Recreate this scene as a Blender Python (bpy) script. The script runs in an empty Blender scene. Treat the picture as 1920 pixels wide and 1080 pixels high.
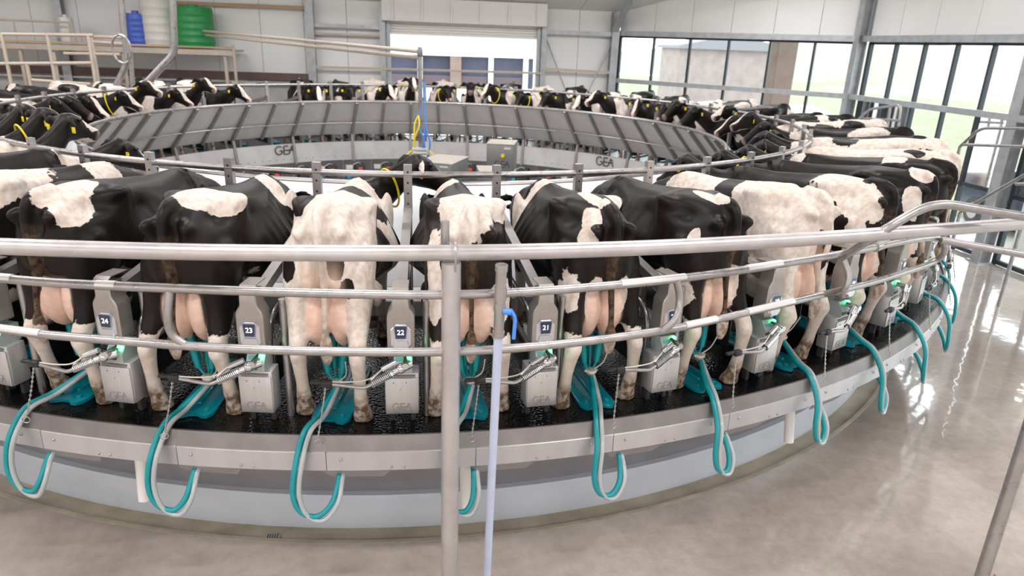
import bpy, bmesh, math, random
import numpy as np
from mathutils import Vector, Matrix
random.seed(7)
R_ = math.radians
scene = bpy.context.scene
COL = scene.collection

# ------------------------------------------------------------------ camera, world, lights, exposure
CAM_F = 1298.354                       # focal length in pixels of a 1920 px wide frame
CAM_C = Vector((0.0, -11.857, 3.622))
_yaw, _pit, _rol = 0.136986, 0.339094, 0.0367248
_cy, _sy, _cp, _sp = math.cos(_yaw), math.sin(_yaw), math.cos(_pit), math.sin(_pit)
_fw = Vector((_sy*_cp, _cy*_cp, -_sp)); _r = Vector((_cy, -_sy, 0)); _u = _r.cross(_fw)
CAM_R = math.cos(_rol)*_r + math.sin(_rol)*_u
CAM_U = -math.sin(_rol)*_r + math.cos(_rol)*_u
cam_data = bpy.data.cameras.new('camera')
cam_data.sensor_width = 36.0
cam_data.lens = CAM_F/1920*36.0
cam_data.clip_start = 0.05; cam_data.clip_end = 600
cam_data.dof.use_dof = True
cam_data.dof.focus_distance = 5.6
cam_data.dof.aperture_fstop = 1.7
cam = bpy.data.objects.new('camera', cam_data); COL.objects.link(cam)
M = Matrix.Identity(4)
for i in range(3):
    M[i][0], M[i][1], M[i][2], M[i][3] = CAM_R[i], CAM_U[i], -_fw[i], CAM_C[i]
cam.matrix_world = M
scene.camera = cam

world = bpy.data.worlds.new('overcast_sky'); scene.world = world
world.use_nodes = True
_bg = world.node_tree.nodes['Background']
_bg.inputs[0].default_value = (0.90, 0.95, 1.0, 1); _bg.inputs[1].default_value = 4.2

LAMP_POWER = 116.0
LAMP_COLOR = (1.0, 0.965, 0.975)
scene.view_settings.view_transform = 'Standard'
scene.view_settings.look = 'None'
scene.view_settings.gamma = 1.0
scene.view_settings.use_curve_mapping = False
scene.view_settings.exposure = -0.03

# ------------------------------------------------------------------ constants of the place
DECK = 1.13            # deck height above the floor
RIM = 7.8              # platform radius
STEP = 360.0/50
A_COW0 = -4.75         # axis of the cow between displays 23 and 22
A_DISP0 = -1.05        # display 22

def pix(px, py, z):
    """point of the plane at height z seen at a place of the photograph"""
    d = _fw + (px-960)/CAM_F*CAM_R - (py-540)/CAM_F*CAM_U
    t = (z-CAM_C.z)/d.z
    return CAM_C + t*d
def pixy(px, py, y):
    d = _fw + (px-960)/CAM_F*CAM_R - (py-540)/CAM_F*CAM_U
    return CAM_C + (y-CAM_C.y)/d.y*d
def pixx(px, py, x):
    d = _fw + (px-960)/CAM_F*CAM_R - (py-540)/CAM_F*CAM_U
    return CAM_C + (x-CAM_C.x)/d.x*d
def polar(a, r, z=0.0):
    a = R_(a); return Vector((r*math.sin(a), -r*math.cos(a), z))

# ------------------------------------------------------------------ materials
MATS = {}
def mat(name, col=(.8,.8,.8), rough=.5, metal=0.0, var=0.0, scale=8.0, bump=0.0, bscale=60.0, emit=0.0, ecol=None, spec=.5, col2=None, stretch=None, rvar=0.0, trans=0.0, coat=0.0):
    if name in MATS: return MATS[name]
    m = bpy.data.materials.new(name); m.use_nodes = True
    nt = m.node_tree; b = nt.nodes['Principled BSDF']
    b.inputs['Base Color'].default_value = (*col, 1)
    b.inputs['Roughness'].default_value = rough
    b.inputs['Metallic'].default_value = metal
    b.inputs['Specular IOR Level'].default_value = spec
    if coat: b.inputs['Coat Weight'].default_value = coat; b.inputs['Coat Roughness'].default_value = .1
    if trans: b.inputs['Transmission Weight'].default_value = trans
    if emit:
        b.inputs['Emission Color'].default_value = (*(ecol or col), 1); b.inputs['Emission Strength'].default_value = emit
    if var or bump or rvar:
        tc = nt.nodes.new('ShaderNodeTexCoord'); mp = nt.nodes.new('ShaderNodeMapping')
        nt.links.new(tc.outputs['Object'], mp.inputs[0])
        if stretch: mp.inputs['Scale'].default_value = stretch
    if var or rvar:
        n = nt.nodes.new('ShaderNodeTexNoise'); n.inputs['Scale'].default_value = scale; n.inputs['Detail'].default_value = 5
        nt.links.new(mp.outputs[0], n.inputs['Vector'])
    if var:
        mx = nt.nodes.new('ShaderNodeMix'); mx.data_type = 'RGBA'
        c2 = col2 or tuple(max(0, c*(1-var)) for c in col)
        mx.inputs[6].default_value = (*c2, 1); mx.inputs[7].default_value = (*col, 1)
        rp = nt.nodes.new('ShaderNodeMapRange'); rp.inputs[1].default_value = .35; rp.inputs[2].default_value = .65
        nt.links.new(n.outputs['Fac'], rp.inputs[0]); nt.links.new(rp.outputs[0], mx.inputs[0]); nt.links.new(mx.outputs[2], b.inputs['Base Color'])
    if rvar:
        rr = nt.nodes.new('ShaderNodeMapRange'); rr.inputs[1].default_value = .3; rr.inputs[2].default_value = .7
        rr.inputs[3].default_value = max(.02, rough-rvar); rr.inputs[4].default_value = min(1, rough+rvar)
        nt.links.new(n.outputs['Fac'], rr.inputs[0]); nt.links.new(rr.outputs[0], b.inputs['Roughness'])
    if bump:
        n2 = nt.nodes.new('ShaderNodeTexNoise'); n2.inputs['Scale'].default_value = bscale; n2.inputs['Detail'].default_value = 3
        nt.links.new(mp.outputs[0], n2.inputs['Vector'])
        bp = nt.nodes.new('ShaderNodeBump'); bp.inputs['Strength'].default_value = bump; bp.inputs['Distance'].default_value = .01
        nt.links.new(n2.outputs['Fac'], bp.inputs['Height']); nt.links.new(bp.outputs[0], b.inputs['Normal'])
    MATS[name] = m
    return m

GALV = mat('galvanised_tube', (.45,.43,.425), .33, .85, .16, 14, .05, 120, rvar=.08)
GALV_BIG = mat('galvanised_rail', (.56,.53,.53), .38, .65, .12, 9, .06, 150, rvar=.06)
STEEL = mat('brushed_stainless', (.47,.45,.44), .34, .85, .10, 30, .04, 200, stretch=(1,1,.08), rvar=.06)
STEEL_BOX = mat('stainless_box', (.62,.61,.61), .38, .7, .08, 40, .03, 200, stretch=(1,1,.1))
CAST = mat('cast_housing', (.42,.385,.36), .42, .75, .08, 30)
CHROME = mat('chrome', (.62,.62,.63), .2, 1.0)
CAST_LIGHT = mat('polished_bezel', (.60,.61,.65), .25, .8)
RIMST = mat('rim_stainless', (.60,.595,.61), .40, .65, .10, 6, .03, 90, stretch=(1,1,.15))
RIMDARK = mat('rim_lip_stainless', (.25,.23,.225), .42, .65, .2, 5, .03, 90)
SKIRT = mat('skirt_stainless', (.45,.44,.46), .38, .6, .15, 3)
PANEL = mat('feed_panel', (.62,.60,.585), .5, .1, .12, 2.5)
PANELW = mat('feed_panel_outer', (.80,.82,.86), .42, .1, .06, 2.5)
RIB = mat('panel_rib', (.34,.32,.305), .45, .6, .15, 8)
BAND = mat('inner_band', (.66,.65,.645), .45, .15, .14, 3)
PLINTH = mat('plinth_paint', (.60,.635,.69), .42, 0, .08, 2.0, .03, 20)
TEAL = mat('teal_plastic', (.0,.235,.30), .22, 0, .12, 6, .03, 40, coat=.4)
TEALR = mat('teal_rubber', (.0,.27,.30), .33, 0)
CLEAR = mat('clear_hose', (.52,.55,.55), .18, 0, trans=.25, coat=.4)
BLACKP = mat('black_plastic', (.015,.015,.017), .4)
DARK = mat('dark_machine', (.06,.06,.065), .5, .2, .3, 10)
WHITEP = mat('white_plastic', (.70,.68,.64), .4, 0, .06, 6)
NAVY = mat('navy_screen', (.012,.022,.055), .2, 0, coat=.5)
SCRB = mat('screen_border', (.30,.36,.46), .3, .2)
DIGIT = mat('lit_digit', (.9,.95,1), .4, emit=1.6)
LEDG = mat('green_light', (.05,1,.3), .4, emit=9.0, ecol=(.08,1,.30))
LEDDIM = mat('teal_key_label', (.05,.35,.33), .4)
LOGO = mat('logo_ink', (.06,.06,.065), .5)
LOGO_GREY = mat('logo_grey_ink', (.33,.32,.32), .5, .4)
YELLOW = mat('yellow_tag', (.85,.66,.01), .45)
BLUEP = mat('blue_handle', (.08,.28,.80), .35)
BLUEPIPE = mat('pale_blue_pipe', (.56,.62,.80), .42, .0, .08, 8)
ORANGE = mat('orange_cord', (.75,.20,.08), .6)
REDL = mat('red_lamp', (.5,.06,.03), .4, emit=.25, ecol=(.9,.12,.04))
BRASS = mat('claw_metal', (.75,.62,.50), .3, .7)
CABINET = mat('grey_cabinet', (.27,.27,.27), .45, .5, .08, 12)
CABTOP = mat('dusty_cabinet_top', (.48,.44,.385), .7, 0, .15, 14)
WOOD = mat('wood_beam', (.52,.36,.22), .7, 0, .2, 6, stretch=(.2,1,1))
BROWNB = mat('brown_board', (.14,.085,.075), .6, 0, .2, 5)
FRAME = mat('dark_window_frame', (.035,.045,.055), .4, .3)
COLUMN = mat('column_steel', (.46,.48,.50), .45, .5, .2, 6)
WALLP = mat('white_wall_panel', (.80,.80,.79), .5, 0, .03, 1.5)
CEILP = mat('ceiling_panel', (.70,.71,.67), .6, 0, .04, 1)
CONCW = mat('grey_concrete_wall', (.48,.48,.475), .75, 0, .2, 2.2, .2, 30)
EYE = mat('cow_eye', (.01,.008,.008), .1)
PIPEW = mat('cream_painted_pipe', (.52,.45,.37), .45, .1, .12, 5)
GREENT = mat('green_tank', (.02,.26,.07), .4, 0, .1, 3)
BLUET = mat('blue_drum', (.05,.12,.52), .4, 0, .1, 4)

# ------------------------------------------------------------------ mesh helpers
class MB:
    def __init__(s): s.v = []; s.f = []
    def add(s, v, f):
        o = len(s.v); s.v += [tuple(p) for p in v]; s.f += [tuple(i+o for i in q) for q in f]; return s
    def box(s, c, d, rot=None, taper=1.0):
        hx, hy, hz = d[0]/2, d[1]/2, d[2]/2
        P = [Vector((x*hx*(taper if z > 0 else 1), y*hy*(taper if z > 0 else 1), z*hz)) for z in (-1,1) for y in (-1,1) for x in (-1,1)]
        if rot is not None: P = [rot @ p for p in P]
        c = Vector(c)
        return s.add([p+c for p in P], [(0,2,3,1),(4,5,7,6),(0,1,5,4),(2,6,7,3),(0,4,6,2),(1,3,7,5)])
    def bbox(s, c, d, b=.005, rot=None, seg=2):
        bm = bmesh.new(); bmesh.ops.create_cube(bm, size=1)
        for v in bm.verts: v.co = Vector((v.co.x*d[0], v.co.y*d[1], v.co.z*d[2]))
        bmesh.ops.bevel(bm, geom=bm.edges[:], offset=b, segments=seg, affect='EDGES', profile=.5)
        c = Vector(c)
        P = [(rot @ v.co if rot is not None else v.co)+c for v in bm.verts]; bm.verts.index_update()
        F = [tuple(v.index for v in f.verts) for f in bm.faces]; bm.free()
        return s.add(P, F)
    def bar(s, a, b, w, h, up=(0,0,1)):
        a, b = Vector(a), Vector(b); z = (b-a); L = z.length; z.normalize()
        x = Vector(up).cross(z)
        if x.length < 1e-4: x = Vector((1,0,0))
        x.normalize(); y = z.cross(x)
        rot = Matrix((x, y, z)).transposed()
        return s.box((a+b)/2, (w, h, L), rot)
    def tube(s, path, r, n=10, closed=False, caps=True):
        P = [Vector(p) for p in path]; N = len(P)
        rs = r if isinstance(r, (list, tuple)) else [r]*N
        T = []
        for i in range(N):
            if closed: t = P[(i+1) % N]-P[i-1]
            else: t = P[min(i+1, N-1)]-P[max(i-1, 0)]
            T.append(t.normalized())
        ref = Vector((0,0,1)) if abs(T[0].z) < .9 else Vector((1,0,0))
        x = ref.cross(T[0]).normalized()
        vs = []
        for i in range(N):
            x = (x - T[i]*x.dot(T[i])); x.normalize(); y = T[i].cross(x)
            for k in range(n):
                a = 2*math.pi*k/n
                vs.append(P[i]+(x*math.cos(a)+y*math.sin(a))*rs[i])
        fs = []
        for i in range(N if closed else N-1):
            j = (i+1) % N
            for k in range(n):
                l = (k+1) % n
                fs.append((i*n+k, i*n+l, j*n+l, j*n+k))
        if caps and not closed:
            fs.append(tuple(range(n-1, -1, -1))); fs.append(tuple((N-1)*n+k for k in range(n)))
        return s.add(vs, fs)
    def sphere(s, c, r, nu=12, nv=8):
        c = Vector(c); r = r if isinstance(r, (tuple, list)) else (r, r, r)
        vs = [c+Vector((0,0,r[2]))]
        for j in range(1, nv):
            t = math.pi*j/nv
            for i in range(nu):
                a = 2*math.pi*i/nu
                vs.append(c+Vector((r[0]*math.sin(t)*math.cos(a), r[1]*math.sin(t)*math.sin(a), r[2]*math.cos(t))))
        vs.append(c-Vector((0,0,r[2])))
        fs = [(0, 1+i, 1+(i+1) % nu) for i in range(nu)]
        for j in range(nv-2):
            for i in range(nu):
                a = 1+j*nu+i; b = 1+j*nu+(i+1) % nu
                fs.append((a, a+nu, b+nu, b))
        e = len(vs)-1; o = 1+(nv-2)*nu
        fs += [(e, o+(i+1) % nu, o+i) for i in range(nu)]
        return s.add(vs, fs)
    def lathe(s, prof, n=24, c=(0,0,0)):
        c = Vector(c); vs = []
        for r, z in prof:
            for k in range(n):
                a = 2*math.pi*k/n; vs.append(c+Vector((r*math.cos(a), r*math.sin(a), z)))
        fs = []
        for i in range(len(prof)-1):
            for k in range(n):
                l = (k+1) % n; fs.append((i*n+k, i*n+l, (i+1)*n+l, (i+1)*n+k))
        fs.append(tuple(range(n-1, -1, -1))); m = (len(prof)-1)*n; fs.append(tuple(m+k for k in range(n)))
        return s.add(vs, fs)
    def prism(s, pts, o, ax, ay, az, depth, bev=0.0):
        """outline pts (2-D) in the plane o+ax,ay, pushed along az by depth; bev shrinks the front face"""
        o, ax, ay, az = Vector(o), Vector(ax), Vector(ay), Vector(az); n = len(pts)
        cx = sum(p[0] for p in pts)/n; cy = sum(p[1] for p in pts)/n
        def ring(d, sh): 
            k = 1-sh; return [o+ax*(cx+(p[0]-cx)*k)+ay*(cy+(p[1]-cy)*k)+az*d for p in pts]
        vs = ring(0, 0)
        if bev: vs += ring(depth-bev, 0)+ring(depth, bev*12)
        else: vs += ring(depth, 0)
        m = len(vs)//n; fs = [tuple(range(n-1, -1, -1)), tuple((m-1)*n+i for i in range(n))]
        for q in range(m-1):
            for i in range(n):
                j = (i+1) % n; fs.append((q*n+i, q*n+j, (q+1)*n+j, (q+1)*n+i))
        return s.add(vs, fs)
    def sweep(s, prof, a0, a1, n, closed_prof=True):
        """profile [(r,z)] swept round the platform axis from a0 to a1 degrees"""
        m = len(prof); full = abs(a1-a0) >= 359.99; cnt = n if full else n+1
        vs = []
        for i in range(cnt):
            a = a0+(a1-a0)*i/n
            for r, z in prof: vs.append(polar(a, r, z))
        fs = []
        for i in range(n):
            j = (i+1) % cnt
            for k in range(m if closed_prof else m-1):
                l = (k+1) % m
                fs.append((i*m+k, j*m+k, j*m+l, i*m+l))
        if closed_prof and not full:
            fs.append(tuple(range(m))); fs.append(tuple((cnt-1)*m+k for k in range(m-1, -1, -1)))
        return s.add(vs, fs)
    def mesh(s, name, m, smooth=40):
        me = bpy.data.meshes.new(name); me.from_pydata(s.v, [], s.f); me.update()
        bm = bmesh.new(); bm.from_mesh(me); bmesh.ops.recalc_face_normals(bm, faces=bm.faces[:]); bm.to_mesh(me); bm.free()
        if m is not None: me.materials.append(m)
        if smooth:
            me.shade_smooth()
            try: me.set_sharp_from_angle(angle=R_(smooth))
            except Exception: pass
        return me
    def build(s, name, m, parent=None, smooth=40):
        o = bpy.data.objects.new(name, s.mesh(name, m, smooth)); COL.objects.link(o); o.parent = parent; return o

def tag(o, label=None, cat=None, group=None, kind=None):
    if label: o['label'] = label
    if cat: o['category'] = cat
    if group: o['group'] = group
    if kind: o['kind'] = kind
    return o
def thing(name, label, cat, loc=(0,0,0), rz=0.0, group=None):
    o = bpy.data.objects.new(name, None); COL.objects.link(o); o.empty_display_size = .1
    o.location = loc; o.rotation_euler = (0, 0, rz)
    return tag(o, label, cat, group)
def struct(name, parent=None, loc=(0,0,0)):
    o = bpy.data.objects.new(name, None); COL.objects.link(o); o.location = loc; o['kind'] = 'structure'; return o
def put(name, me, parent=None, loc=(0,0,0), rz=0.0):
    o = bpy.data.objects.new(name, me); COL.objects.link(o); o.parent = parent; o.location = loc; o.rotation_euler = (0, 0, rz); return o
def kids(o): return [c for c in COL.objects if c.parent == o]
def copy_tree(root, children, loc, rz):
    """children: list of (part, [sub-parts])"""
    r = root.copy(); COL.objects.link(r); r.location = loc; r.rotation_euler = (0, 0, rz); out = []
    for c, subs in children:
        d = c.copy(); COL.objects.link(d); d.parent = r; out.append(d)
        for g in subs:
            e = g.copy(); COL.objects.link(e); e.parent = d
    return r, out
def spline(pts, n=8, closed=False):
    P = [Vector(p) for p in pts]; out = []; N = len(P)
    for i in range(N if closed else N-1):
        if closed: a, b, c, d = P[i-1], P[i], P[(i+1) % N], P[(i+2) % N]
        else: a, b, c, d = P[max(i-1, 0)], P[i], P[i+1], P[min(i+2, N-1)]
        for k in range(n):
            t = k/n
            out.append(.5*((2*b)+(c-a)*t+(2*a-5*b+4*c-d)*t*t+(3*b-a-3*c+d)*t**3))
    if not closed: out.append(P[-1])
    return out
def round_corners(pts, r, n=5):
    """polyline with its inner corners rounded"""
    P = [Vector(p) for p in pts]; out = [P[0]]
    for i in range(1, len(P)-1):
        a, b, c = P[i-1], P[i], P[i+1]; u = (a-b); w = (c-b)
        d = min(r, u.length*.45, w.length*.45); p0 = b+u.normalized()*d; p1 = b+w.normalized()*d
        for k in range(n+1):
            t = k/n; out.append((1-t)**2*p0+2*t*(1-t)*b+t*t*p1)
    out.append(P[-1]); return out
_text_cache = {}
def text_mesh(txt, size, m, depth=.0015):
    key = (txt, size, m.name)
    if key in _text_cache: return _text_cache[key]
    cu = bpy.data.curves.new('text', 'FONT'); cu.body = txt; cu.size = size; cu.align_x = 'CENTER'; cu.align_y = 'CENTER'; cu.extrude = depth
    o = bpy.data.objects.new('text', cu); COL.objects.link(o)
    dg = bpy.context.evaluated_depsgraph_get()
    me = bpy.data.meshes.new_from_object(o.evaluated_get(dg)); me.materials.clear(); me.materials.append(m)
    bpy.data.objects.remove(o); bpy.data.curves.remove(cu)
    _text_cache[key] = me; return me
def logo_mesh(h, m):
    """the three joined letters G E A as thin strokes in the XZ plane, front towards -Y"""
    key = ('logo', h, m.name)
    if key in _text_cache: return _text_cache[key]
    w = h*.13; mb = MB()
    def stroke(pts):
        for (x0, z0), (x1, z1) in zip(pts[:-1], pts[1:]):
            mb.bar((x0*h, 0, z0*h), (x1*h, 0, z1*h), w, .004, up=(0,1,0))
    g = [(-.62+.42*math.cos(t), .5+.5*math.sin(t)) for t in [R_(50+i*26) for i in range(11)]]
    stroke([(-.28,.90),(-.55,1.0)]+[(-.62+.45*math.cos(R_(t)), .5+.5*math.sin(R_(t))) for t in range(90, 345, 24)]+[(-.20,.20),(-.20,.46),(-.55,.46)])
    stroke([(.62,1.0),(.02,1.0)]); stroke([(0.02,1.0),(.02,0.0),(.60,0.0)]); stroke([(.02,.48),(1.22,.48)])
    stroke([(.66,0.0),(1.06,1.0),(1.42,0.0)])
    for i, v in enumerate(mb.v): mb.v[i] = (v[0]-h*.2, v[1], v[2]-h*.5)
    me = mb.mesh('logo', m, 0); _text_cache[key] = me; return me
_W = ['zero','one','two','three','four','five','six','seven','eight','nine','ten','eleven','twelve','thirteen','fourteen','fifteen','sixteen','seventeen','eighteen','nineteen']
def word(n):
    if n < 20: return _W[n]
    t = {2:'twenty',3:'thirty',4:'forty',5:'fifty'}[n//10]
    return t if n % 10 == 0 else t+'-'+_W[n % 10]
def ordinal(n):
    return ['zeroth','first','second','third','fourth','fifth','sixth','seventh','eighth','ninth','tenth','eleventh','twelfth','thirteenth','fourteenth','fifteenth','sixteenth','seventeenth','eighteenth','nineteenth','twentieth'][n]
# ================================================================== THE SETTING
def floor_material():
    m = bpy.data.materials.new('wet_concrete'); m.use_nodes = True; nt = m.node_tree; b = nt.nodes['Principled BSDF']; N = nt.nodes.new; L = nt.links.new
    tc = N('ShaderNodeTexCoord')
    n1 = N('ShaderNodeTexNoise'); n1.inputs['Scale'].default_value = .55; n1.inputs['Detail'].default_value = 6; n1.inputs['Roughness'].default_value = .6
    n2 = N('ShaderNodeTexNoise'); n2.inputs['Scale'].default_value = 9; n2.inputs['Detail'].default_value = 8; n2.inputs['Roughness'].default_value = .7
    n3 = N('ShaderNodeTexNoise'); n3.inputs['Scale'].default_value = 70; n3.inputs['Detail'].default_value = 4
    for n in (n1, n2, n3): L(tc.outputs['Object'], n.inputs['Vector'])
    cr = N('ShaderNodeValToRGB'); cr.color_ramp.elements[0].position = .32; cr.color_ramp.elements[0].color = (.34,.292,.255,1)
    cr.color_ramp.elements[1].position = .68; cr.color_ramp.elements[1].color = (.54,.475,.42,1)
    L(n1.outputs['Fac'], cr.inputs[0])
    mx = N('ShaderNodeMix'); mx.data_type = 'RGBA'; mx.blend_type = 'MULTIPLY'; mx.inputs[0].default_value = .55
    cr2 = N('ShaderNodeValToRGB'); cr2.color_ramp.elements[0].position = .3; cr2.color_ramp.elements[0].color = (.66,.62,.58,1); cr2.color_ramp.elements[1].position = .62; cr2.color_ramp.elements[1].color = (1,1,1,1)
    L(n2.outputs['Fac'], cr2.inputs[0]); L(cr.outputs[0], mx.inputs[6]); L(cr2.outputs[0], mx.inputs[7]); L(mx.outputs[2], b.inputs['Base Color'])
    # wetness: the right part of the hall has just been hosed down
    sx = N('ShaderNodeSeparateXYZ'); L(tc.outputs['Object'], sx.inputs[0])
    mr = N('ShaderNodeMapRange'); mr.inputs[1].default_value = .5; mr.inputs[2].default_value = 4.2; L(sx.outputs[0], mr.inputs[0])
    ad = N('ShaderNodeMath'); ad.operation = 'MULTIPLY_ADD'; ad.inputs[1].default_value = .9; L(n1.outputs['Fac'], ad.inputs[0])
    sb = N('ShaderNodeMath'); sb.operation = 'SUBTRACT'; sb.inputs[1].default_value = .45; L(mr.outputs[0], sb.inputs[0]); L(sb.outputs[0], ad.inputs[2])
    r2 = N('ShaderNodeMapRange'); r2.inputs[1].default_value = .05; r2.inputs[2].default_value = .7; r2.inputs[3].default_value = .42; r2.inputs[4].default_value = .06
    L(ad.outputs[0], r2.inputs[0]); L(r2.outputs[0], b.inputs['Roughness'])
    r3 = N('ShaderNodeMapRange'); r3.inputs[1].default_value = .25; r3.inputs[2].default_value = .8; L(ad.outputs[0], r3.inputs[0]); L(r3.outputs[0], b.inputs['Coat Weight'])
    b.inputs['Coat Roughness'].default_value = .035; b.inputs['Coat IOR'].default_value = 1.6
    wv_ = N('ShaderNodeTexNoise'); wv_.inputs['Scale'].default_value = 2.6; wv_.inputs['Detail'].default_value = 2; L(tc.outputs['Object'], wv_.inputs['Vector'])
    bw = N('ShaderNodeBump'); bw.inputs['Strength'].default_value = .10; bw.inputs['Distance'].default_value = .05; L(wv_.outputs['Fac'], bw.inputs['Height']); L(bw.outputs[0], b.inputs['Coat Normal'])
    bp = N('ShaderNodeBump'); bp.inputs['Strength'].default_value = .12; bp.inputs['Distance'].default_value = .006
    m2 = N('ShaderNodeMath'); m2.operation = 'MULTIPLY_ADD'; m2.inputs[1].default_value = .25; L(n3.outputs['Fac'], m2.inputs[0]); L(n2.outputs['Fac'], m2.inputs[2])
    L(m2.outputs[0], bp.inputs['Height']); L(bp.outputs[0], b.inputs['Normal'])
    b.inputs['Specular IOR Level'].default_value = .75
    return m
FLOOR = floor_material()
GUTTER = mat('dirty_gutter_concrete', (.46,.395,.30), .3, 0, .35, 4, .2, 40, col2=(.33,.29,.20))
XL, XR, YB, YF = -14.0, 10.75, 9.7, -16.0
def floor_mesh():
    mb = MB(); n = 120; vs = []
    for i in range(n):
        a = 2*math.pi*i/n; d = Vector((math.sin(a), -math.cos(a), 0))
        t = min([(XR/d.x if d.x > 1e-6 else 1e9), (XL/d.x if d.x < -1e-6 else 1e9), (YB/d.y if d.y > 1e-6 else 1e9), (YF/d.y if d.y < -1e-6 else 1e9)])
        vs += [d*7.42, d*8.6 if t > 8.7 else d*t*.99, d*t]
    fs = []
    for i in range(n):
        j = (i+1) % n
        for k in (0, 1): fs.append((i*3+k, i*3+k+1, j*3+k+1, j*3+k))
    for i in range(n):                                       # close the corners left by the ray fan
        a, b = vs[i*3+2], vs[((i+1) % n)*3+2]
        for cx, cy in ((XR,YB),(XL,YB),(XL,YF),(XR,YF)):
            on = lambda p: (abs(p.x-cx) < 1e-4, abs(p.y-cy) < 1e-4)
            if (on(a)[0] and on(b)[1] and not on(a)[1]) or (on(a)[1] and on(b)[0] and not on(a)[0]):
                vs.append(Vector((cx,cy,0))); fs.append((i*3+2, len(vs)-1, ((i+1) % n)*3+2))
    mb.add(vs, fs)
    return mb
fl = floor_mesh().build('floor', FLOOR, smooth=0); tag(fl, kind='structure')
fb = MB(); fb.box((-1.6,-3,-.62), (26,28,.5)); tag(fb.build('floor_foundation', CONCW, smooth=0), kind='structure')
g = MB(); g.sweep([(7.15,-.05),(7.42,-.05),(7.42,.0),(7.46,.004),(7.46,-.1),(7.15,-.1)], 0, 360, 150); tag(g.build('floor_gutter', GUTTER), kind='structure')
pf = MB(); pf.lathe([(7.15,-.32),(7.15,-.30)], 64); tag(pf.build('floor_pit', CONCW), kind='structure')
drain = thing('floor_drain', 'small dark round drain grate in the gutter below the platform', 'drain', pix(510, 1001, 0)-Vector((0,0,.045)))
MB().lathe([(.055,0),(.055,.012),(.045,.014)], 20).build('ring', STEEL, drain)
for i in range(5): MB().box((-.036+i*.018, 0, .012), (.007,.08,.008)).build('grate_bar', DARK, drain)

# ---- walls
def wall_run(name, p0, p1, z0, z1, m, pw=1.15, th=.12, top=None):
    """a wall of upright sandwich panels; every panel its own child"""
    w = struct(name); p0, p1 = Vector(p0), Vector(p1); d = p1-p0; L = d.length; d.normalize(); nrm = Vector((d.y, -d.x, 0))
    n = max(1, round(L/pw)); cache = {}
    for i in range(n):
        a = p0+d*(L*i/n+.006); b = p0+d*(L*(i+1)/n-.006)
        za = top(a) if top else z1; zb = top(b) if top else z1
        mb = MB(); o = nrm*(-th)
        mb.add([a+Vector((0,0,z0)), b+Vector((0,0,z0)), b+Vector((0,0,zb)), a+Vector((0,0,za)), a+o+Vector((0,0,z0)), b+o+Vector((0,0,z0)), b+o+Vector((0,0,zb)), a+o+Vector((0,0,za))],
               [(0,1,2,3),(5,4,7,6),(4,0,3,7),(1,5,6,2),(3,2,6,7),(4,5,1,0)])
        mb.build('wall_panel', m, w, 0)
    bk = MB(); c = (p0+p1)/2-nrm*(th+.03)
    zt = z1 if not top else min(top(p0), top(p1))
    bk.bar(Vector((p0.x,p0.y,(z0+zt)/2))-nrm*(th+.03), Vector((p1.x,p1.y,(z0+zt)/2))-nrm*(th+.03), zt-z0, .05, up=tuple(nrm)); bk.build('wall_sheathing', m, w, 0)
    return w
def roof(p): return 4.62+.29*(9.7-p.y) if p.y > -3.15 else 4.62+.29*12.85-.29*(-3.15-p.y)
DOORX0, DOORX1, DOORZ = -.87, 3.45, 3.82
wall_run('wall_back', (-14,YB,0), (DOORX0,YB,0), 2.35, 4.62, WALLP)
wall_run('wall_back_right', (DOORX1,YB,0), (5.95,YB,0), 0, 4.62, WALLP)
wall_run('wall_back_lintel', (DOORX0,YB,0), (DOORX1,YB,0), DOORZ, 4.62, WALLP)
wall_run('wall_back_base', (-14,YB-.04,0), (DOORX0,YB-.04,0), 0, 2.35, CONCW, 2.3)
wall_run('wall_corner', (5.95,YB,0), (10.75,4.75,0), 3.98, 5, WALLP, 1.15, top=roof)
wall_run('wall_right', (10.75,4.75,0), (10.75,-16,0), 3.98, 5, WALLP, 1.15, top=roof)
wall_run('wall_left', (-14,-16,0), (-14,YB,0), 0, 5, WALLP, 1.6, top=roof)
wall_run('wall_front', (10.75,-16,0), (-14,-16,0), 0, 4.85, WALLP, 1.8)
def ceil(name, y0, y1):
    w = struct(name); n = 12
    for i in range(n):
        x0 = -14.2+25.2*i/n; x1 = -14.2+25.2*(i+1)/n-.012; mb = MB()
        za, zb = roof(Vector((0,y0,0))), roof(Vector((0,y1,0)))
        mb.add([(x0,y0,za),(x1,y0,za),(x1,y1,zb),(x0,y1,zb),(x0,y0,za+.12),(x1,y0,za+.12),(x1,y1,zb+.12),(x0,y1,zb+.12)], [(3,2,1,0),(4,5,6,7),(0,1,5,4),(2,3,7,6),(1,2,6,5),(3,0,4,7)])
        mb.build('ceiling_panel', CEILP, w, 0)
    mb = MB(); za, zb = roof(Vector((0,y0,0)))+.16, roof(Vector((0,y1,0)))+.16
    mb.add([(-14.2,y0,za),(11,y0,za),(11,y1,zb),(-14.2,y1,zb)], [(0,1,2,3)]); mb.build('ceiling_sheathing', CEILP, w, 0)
ceil('ceiling', 9.9, -3.15); ceil('ceiling_front', -3.15, -16.2)

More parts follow.
